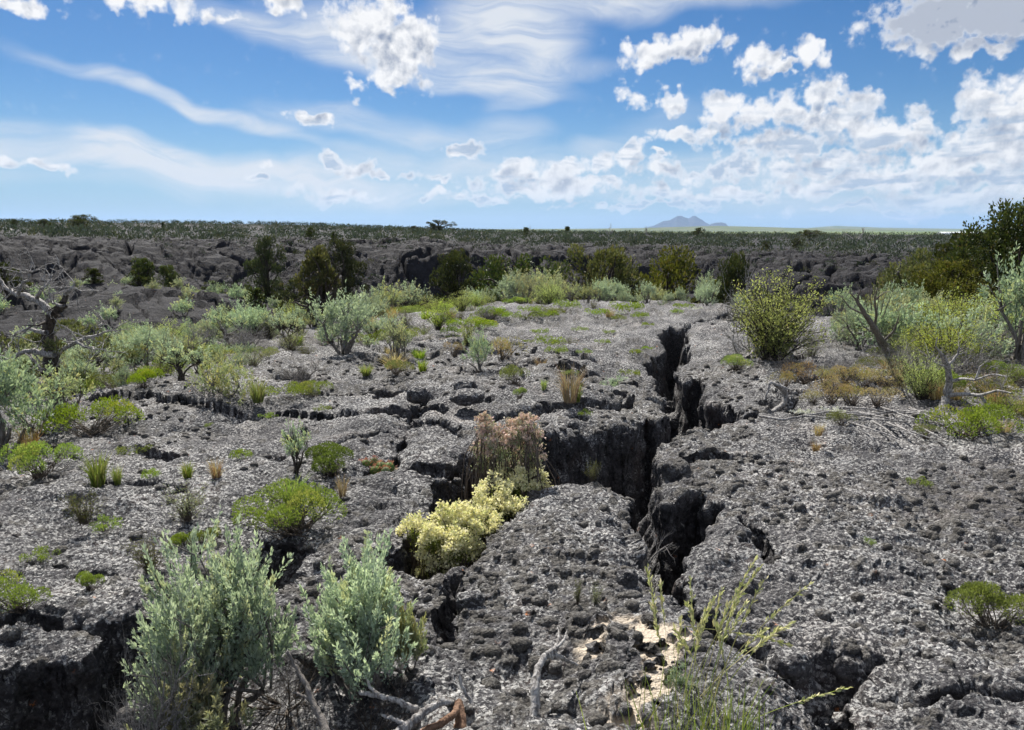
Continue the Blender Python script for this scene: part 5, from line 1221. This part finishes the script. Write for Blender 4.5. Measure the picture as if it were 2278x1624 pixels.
# snag-topped juniper at left centre
def snag_juniper():
    bx, by, _ = pix_at(705, 560, 15.0); o = np.array([bx, by, gz(bx, by)[0]-.05]); rs = np.random.RandomState(9); h = pix_at(705, 538, by)[2]-o[2]
    e = bpy.data.objects.new('juniper', None); COL.objects.link(e); e.location = o; e['label'] = 'juniper with dark bare lower limbs and a ragged olive crown, left of centre'; e['category'] = 'tree'
    paths = [(wig(rs, (0, 0, -.1), (rs.normal(0, .05), 0, h*.5), 6, .05), np.linspace(.17, .07, 6))]
    for i in range(22):
        a = rs.uniform(0, 6.28); q = rs.uniform(.15, .42)*h; t = np.array([q*math.cos(a)*.9, q*math.sin(a)*.9, h*rs.uniform(.25, .9)]); paths.append((wig(rs, (0, 0, rs.uniform(0, h*.35)), t, 6, .12), np.linspace(.05, .008, 6)))
        for _ in range(3): paths.append((wig(rs, t*.8, t*.8+unit(rs.normal(0, 1, 3))*.25, 4, .2), np.linspace(.012, .004, 4)))
    V, Q = tubes(paths, 6); put('trunk', mesh_from('trunk', V, Q, BARK, None, True), e)
    f, s = juniper_meshes(79, w=.62, clumps=44, per=70, mat=JUNI2, bare=.45, shape='round'); c = put('foliage', f, e); c.scale = (h*.62, h*.62, h*.95)
snag_juniper()
print('trees', round(time.time()-T0, 1))

# belts of small shrubs: individuals -------------------------------------------------------
rg = np.random.RandomState(55)
def polar_ok(x, y): return True
def belt(n, boxes, libs, hrange, looks, place_, group, name='sagebrush', cat='shrub', wide=(.8, 1.3)):
    """boxes: (px0, px1, r0, r1) sectors on the ground by bearing and distance; the label tells size, look and spot"""
    lo = min(b[0] for b in boxes); hi = max(b[1] for b in boxes); ra = min(b[2] for b in boxes); rb = max(b[3] for b in boxes)
    for b in range(n):
        x0, x1, r0, r1 = boxes[b % len(boxes)]; px = rg.uniform(x0, x1); r = rg.uniform(r0, r1); a = math.atan2(px-CX, F*math.cos(rad(PITCH)))
        x, y = r*math.sin(a), r*math.cos(a); z = gz([x, x+.1, x], [y, y, y-.1]).min(); h = rg.uniform(*hrange); li = rg.randint(len(libs))
        size = ('low', 'middling', 'tall')[min(2, int(3*(h-hrange[0])/(hrange[1]-hrange[0]+1e-6)))]
        side = ('left', 'centre', 'right')[min(2, int(3*(px-lo)/(hi-lo+1e-6)))]; row = 'front' if r < (ra+rb)/2 else 'back'
        spawn(name, libs[li], (x, y, z-.03), h, rg.uniform(*wide), rg.uniform(0, 6.28), f'{size} {looks[li % len(looks)]}, {row} {side} of {place_}', cat, group)
belt(26, [(840, 1130, 16.5, 20), (1130, 1320, 17.5, 21), (900, 1200, 17.5, 21)], SG_M+SG_T, (.35, .95), ('bushy silvery sagebrush', 'round silvery sagebrush', 'olive-tinged sagebrush', 'dense teal sagebrush', 'bare-stemmed sagebrush', 'forked olive sagebrush', 'crooked bare-stemmed sagebrush'), 'the rim belt', 'sagebrush belt on the rim, centre')
belt(15, [(1300, 1620, 18.2, 21.2)], SG_M, (.4, .85), ('bushy silvery sagebrush', 'round silvery sagebrush', 'olive-tinged sagebrush', 'dense teal sagebrush', 'bare-stemmed sagebrush', 'forked olive sagebrush', 'crooked bare-stemmed sagebrush'), 'the growth behind the crevasse end', 'sagebrush on the rim behind the crevasse')
belt(46, [(420, 860, 13.5, 18), (250, 560, 12, 16), (560, 860, 14.5, 18)], SG_M+SG_T, (.28, .66), ('bushy silvery sagebrush', 'round silvery sagebrush', 'olive-tinged sagebrush', 'dense teal sagebrush', 'bare-stemmed sagebrush', 'forked olive sagebrush', 'crooked bare-stemmed sagebrush'), 'the left middle-ground growth', 'sagebrush of the left middle ground')
belt(26, [(-60, 300, 9.6, 14), (0, 400, 11, 15)], SG_T+SG_M, (.28, .55), ('bushy silvery sagebrush', 'round silvery sagebrush', 'olive-tinged sagebrush', 'dense teal sagebrush', 'bare-stemmed sagebrush', 'forked olive sagebrush', 'crooked bare-stemmed sagebrush'), 'the growth round the half-dead juniper', 'sagebrush round the half-dead juniper')
belt(22, [(1850, 2330, 10.5, 17), (1950, 2330, 9, 14)], SG_M+SG_T[1:2], (.4, .8), ('bushy silvery sagebrush', 'round silvery sagebrush', 'olive-tinged sagebrush', 'dense teal sagebrush', 'bare-stemmed sagebrush', 'forked olive sagebrush', 'crooked bare-stemmed sagebrush'), 'the right-hand thicket', 'sagebrush of the right thicket')
belt(12, [(1980, 2330, 10, 16)], BT, (.5, .9), ('thick yellow-green bush', 'thin yellow-green bush', 'spreading yellow-green bush'), 'the right-hand thicket', 'yellow-green bushes of the right thicket', 'bitterbrush')
belt(10, [(420, 1250, 15.5, 19.5)], BT, (.4, .7), ('thick yellow-green bush', 'thin yellow-green bush', 'spreading yellow-green bush'), 'the sagebrush belt', 'yellow-green bushes of the sagebrush belt', 'bitterbrush')
belt(10, [(1850, 2300, 9, 13)], [[('branches', DW)], [('branches', DD[0])]], (.3, .55), ('grey tangle of dead twigs', 'bleached leafless shrub'), 'the right-hand thicket', 'dead twig heaps of the right thicket', 'dead_shrub', 'dead shrub')
belt(10, [(250, 800, 11, 16)], [[('branches', DD[1])], [('branches', DD[0])]], (.3, .6), ('brown-grey leafless shrub', 'bleached leafless shrub'), 'the left middle-ground growth', 'dead shrubs of the left middle ground', 'dead_shrub', 'dead shrub')
belt(16, [(250, 900, 9.5, 13), (100, 420, 8, 10.5)], CU[:1]+CUO, (.14, .28), ('bright green clump', 'olive clump', 'dark olive clump'), 'the strip before the left sagebrush', 'low green clumps of the left middle ground', 'green_shrub', wide=(1.2, 1.8))
belt(14, [(850, 1260, 12, 17)], CU[:1]+CUO, (.14, .28), ('bright green clump', 'olive clump', 'dark olive clump'), 'the strip before the rim belt', 'low green clumps before the rim', 'green_shrub', wide=(1.2, 1.9))
belt(30, [(120, 560, 8.2, 12), (420, 900, 9.5, 14)], SG_T+SG_M[:2], (.20, .46), ('bare-stemmed sagebrush', 'forked olive sagebrush', 'crooked sagebrush', 'bushy silvery sagebrush', 'round silvery sagebrush'), 'the nearer left slope', 'sagebrush of the nearer left slope')
belt(16, [(150, 950, 8.5, 13.5)], [[('blades', TG[0])], [('blades', TD[0])], [('blades', TG[1])]], (.14, .30), ('green grass tuft', 'dry straw tuft', 'pale green grass tuft'), 'the left slope', 'grass tufts of the left slope', 'grass_tuft', 'grass tuft', wide=(1, 1.6))
belt(16, [(100, 950, 9, 14)], WISP, (.2, .42), ('wispy olive plant', 'wispy grey plant'), 'the left slope', 'wispy plants of the left slope', 'wispy_plant', 'plant')
belt(10, [(1650, 2300, 8, 13)], WISP, (.2, .42), ('wispy olive plant', 'wispy grey plant'), 'the right-hand litter', 'wispy plants of the right-hand litter', 'wispy_plant', 'plant')
belt(14, [(950, 1420, 8.5, 15)], WISP+[[('blades', TD[1])]], (.12, .28), ('wispy olive sprig', 'wispy grey sprig', 'dry tuft'), 'the bare slab left of the crevasse', 'sprigs on the slab left of the crevasse', 'wispy_plant', 'plant')
belt(12, [(1900, 2300, 7.5, 11)], CUO+CU[:1], (.12, .26), ('olive clump', 'dark olive clump', 'bright green clump'), 'the dry litter at right', 'low green clumps at right', 'green_shrub', wide=(1.2, 1.8))
belt(14, [(1950, 2330, 7, 11)], [[('blades', TD[0])], [('blades', TD[1])]], (.15, .3), ('straw-coloured tuft', 'faded tuft'), 'the dry litter at right', 'dry tufts at right', 'grass_tuft', 'grass tuft', wide=(1, 1.6))
belt(84, [(150, 700, 22, 36), (-60, 500, 20, 34), (500, 900, 22, 36)], SG_L, (.4, .8), ('silvery sagebrush', 'grey sagebrush', 'olive sagebrush'), 'the valley before the left lava cliff', 'sagebrush of the left valley')
belt(46, [(900, 1700, 24, 40), (1600, 2250, 22, 38)], SG_L, (.4, .8), ('silvery sagebrush', 'grey sagebrush', 'olive sagebrush'), 'the dip before the far lava wall', 'sagebrush of the dip')
belt(12, [(0, 800, 24, 40)], JUs, (.7, 1.3), ('pointed young juniper', 'round young juniper'), 'the left valley', 'young junipers of the left valley', 'juniper', 'tree', wide=(.8, 1.2))
belt(10, [(800, 2200, 26, 42)], JUs, (.7, 1.3), ('pointed young juniper', 'round young juniper'), 'the dip before the far wall', 'young junipers of the dip', 'juniper', 'tree', wide=(.8, 1.2))
print('belts', round(time.time()-T0, 1))
# far slopes and plateau: a mass of shrubs nobody could count
def far_scrub(n, r0, r1, h0, h1, name, mat, seed, quads=34, dens=None, azr=40, jitter=1.0):
    rs = np.random.RandomState(seed); u = rs.rand(n*3); r = np.sqrt(r0*r0+(r1*r1-r0*r0)*u**1.25); az = np.radians(rs.uniform(-azr, azr, n*3)); x = r*np.sin(az); y = r*np.cos(az)
    keep = fbm(x*.09, y*.09, 3, seed) > (dens if dens is not None else .45)
    x1 = gz(x, y); x2 = gz(x, y+.5); slope = np.abs(x2-x1)*2; keep &= rs.rand(n*3) > np.clip(slope*1.2-.1, 0, .93)
    x, y, z = x[keep][:n], y[keep][:n], x1[keep][:n]; n = len(x); h = rs.uniform(h0, h1, n)
    q = quads; d = unit(rs.normal(0, 1, (n, q, 3))); d[..., 2] = np.abs(d[..., 2]); p = np.stack([x, y, z+h*.18], 1)[:, None]+d*(h[:, None, None]*rs.uniform(.35, .62, (n, q, 1)))*np.array([1.25, 1.25, 1.0])
    V, T = leaves(rs, p.reshape(-1, 3), (d+np.array([0, 0, 1.0])).reshape(-1, 3), 1.0, .45, .25, .3)
    # scale each leaf to its bush
    V = V.reshape(-1, 4, 3); b = V[:, :1]; V = b+(V-b)*np.repeat(h*.30, q)[:, None, None]; V = V.reshape(-1, 3)
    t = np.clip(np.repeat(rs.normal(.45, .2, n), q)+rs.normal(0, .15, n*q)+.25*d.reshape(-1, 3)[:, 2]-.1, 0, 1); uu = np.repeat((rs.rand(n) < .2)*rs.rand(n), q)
    me = mesh_from(name, V, None, mat, dict(t=np.repeat(t, 4), u=np.repeat(uu, 4)), False, tri=T)
    print(name, n); return put(name, me, None, None, None, None, 'stuff')
o = far_scrub(1200, 38, 66, .22, .6, 'slope_scrub', SCRUB_SHADE, 501, 24, .34); o['label'] = 'sparse grey-green scrub over the dark lava slopes of the far wall'; o['category'] = 'scrub'
o = far_scrub(2600, 60, 130, .45, .95, 'plateau_scrub', SCRUB_SHADE, 502, 22, .33); o['label'] = 'mass of grey-green sagebrush covering the plateau beyond the lava wall'; o['category'] = 'scrub'
o = far_scrub(2400, 120, 215, .45, .85, 'skyline_scrub', SCRUB_SHADE, 503, 12, .25); o['label'] = 'low scrub along the distant edge of the plateau'; o['category'] = 'scrub'
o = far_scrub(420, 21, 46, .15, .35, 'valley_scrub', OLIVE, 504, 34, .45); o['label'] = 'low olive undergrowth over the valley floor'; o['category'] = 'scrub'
# loose bits on the near rock: moss cushions and litter
def cushions():
    rs = np.random.RandomState(31); n = 3600; az = np.radians(rs.uniform(-38, 38, n)); r = 2+7.5*rs.rand(n)**1.0; x = r*np.sin(az); y = r*np.cos(az)
    z, ms, sd, vo, nr = ground(x, y); keep = (vo < .05) & (sd < .2) & ((fbm(x*.9+3, y*.9+8, 3, 81) > .50) | (rs.rand(n) < .12)); x, y, z = x[keep], y[keep], z[keep]; n = len(x)
    s = rs.uniform(.012, .034, n); a = np.linspace(0, 2*math.pi, 8, endpoint=False)
    rings = [(1.0, -.35), (.92, .28), (.55, .62)]; V = []
    tmpl = np.array([[math.cos(t)*q, math.sin(t)*q, zz] for q, zz in rings for t in a]+[[0, 0, .74]]); m = len(tmpl)
    V = tmpl[None]*s[:, None, None]*(1+rs.normal(0, .10, (n, m, 1))); V[:, :, 0] *= rs.uniform(.8, 1.4, n)[:, None]; V = V+np.stack([x, y, z], 1)[:, None]
    T = []
    for k in range(2):
        for j in range(8): a0 = k*8+j; a1 = k*8+(j+1) % 8; T += [(a0, a1, a1+8), (a0, a1+8, a0+8)]
    for j in range(8): T.append((16+j, 16+(j+1) % 8, 24))
    T = (np.array(T)[None]+(np.arange(n)*m)[:, None, None]).reshape(-1, 3); V = V.reshape(-1, 3); one = np.ones(len(V))
    me = mesh_from('moss_cushions', V, None, LAVA, dict(moss=np.repeat(.45+.55*rs.rand(n), m), sand=one*0, void=one*0, near=one), True, tri=T)
    o = put('moss_cushions', me, None, 'dark brown moss and lichen cushions dotted all over the near rock', 'moss', None, 'stuff')
cushions()
# far white hangar and masts on the plain
def hangar():
    m, g = mat_new('pale_metal'); bs = g.new('ShaderNodeBsdfPrincipled'); geo = g.new('ShaderNodeNewGeometry'); g.put(bs.inputs['Base Color'], g.mix(g.mrange(g.noise(geo.outputs['Position'], .2, 3), .3, .7), (.72, .74, .76), (.84, .85, .86))); out = g.new('ShaderNodeOutputMaterial'); g.l.new(bs.outputs[0], out.inputs[0])
    x, y, z = pix_at(2118, 517, 2600); e = bpy.data.objects.new('hangar', None); COL.objects.link(e); e.location = (x, y, -15.5); e['label'] = 'long white arched building far out on the green plain at right'; e['category'] = 'building'
    a = np.linspace(0, math.pi, 13); L = 46; V = []
    for s in (-1, 1): V += [(s*L, -math.cos(t)*18, math.sin(t)*10) for t in a]
    Q = [(i, i+1, i+14, i+13) for i in range(12)]; put('roof', mesh_from('roof', V, Q, m, None, True), e)
    for s in (-1, 1):
        V2 = [(s*(L-.5), 0, 0)]+[(s*(L-.5), -math.cos(t)*17.5, math.sin(t)*9.6) for t in a]; put('end_wall', mesh_from('end_wall', V2, None, m, None, False, tri=[(0, i, i+1) for i in range(1, 13)]), e)
    o = bpy.data.objects.new('shed', None)
    V = [(-14, -6, 0), (14, -6, 0), (14, 6, 0), (-14, 6, 0), (-14, -6, 6), (14, -6, 6), (14, 6, 6), (-14, 6, 6), (-14, 0, 9), (14, 0, 9)]; x, y, _ = pix_at(2168, 517, 2650)
    s = put('shed', mesh_from('shed', V, [(0, 1, 5, 4), (2, 3, 7, 6), (4, 5, 9, 8), (6, 7, 8, 9)], m, None, False, tri=[(1, 2, 6), (1, 6, 5), (5, 6, 9), (3, 0, 4), (3, 4, 7), (7, 4, 8)]), None, 'small pale shed right of the long white arched building', 'building', loc=(x, y, -15.5))
hangar()
dg = hazeo = haze(2.8e-5)
n_t = sum(sum(len(p.vertices)-2 for p in m.polygons) if len(m.polygons) < 400 else len(m.polygons)*(2 if len(m.polygons[0].vertices) == 4 else 1) for m in bpy.data.meshes)
print('tris', n_t, 'objs', len(bpy.data.objects), STATS, 'T', round(time.time()-T0, 1))
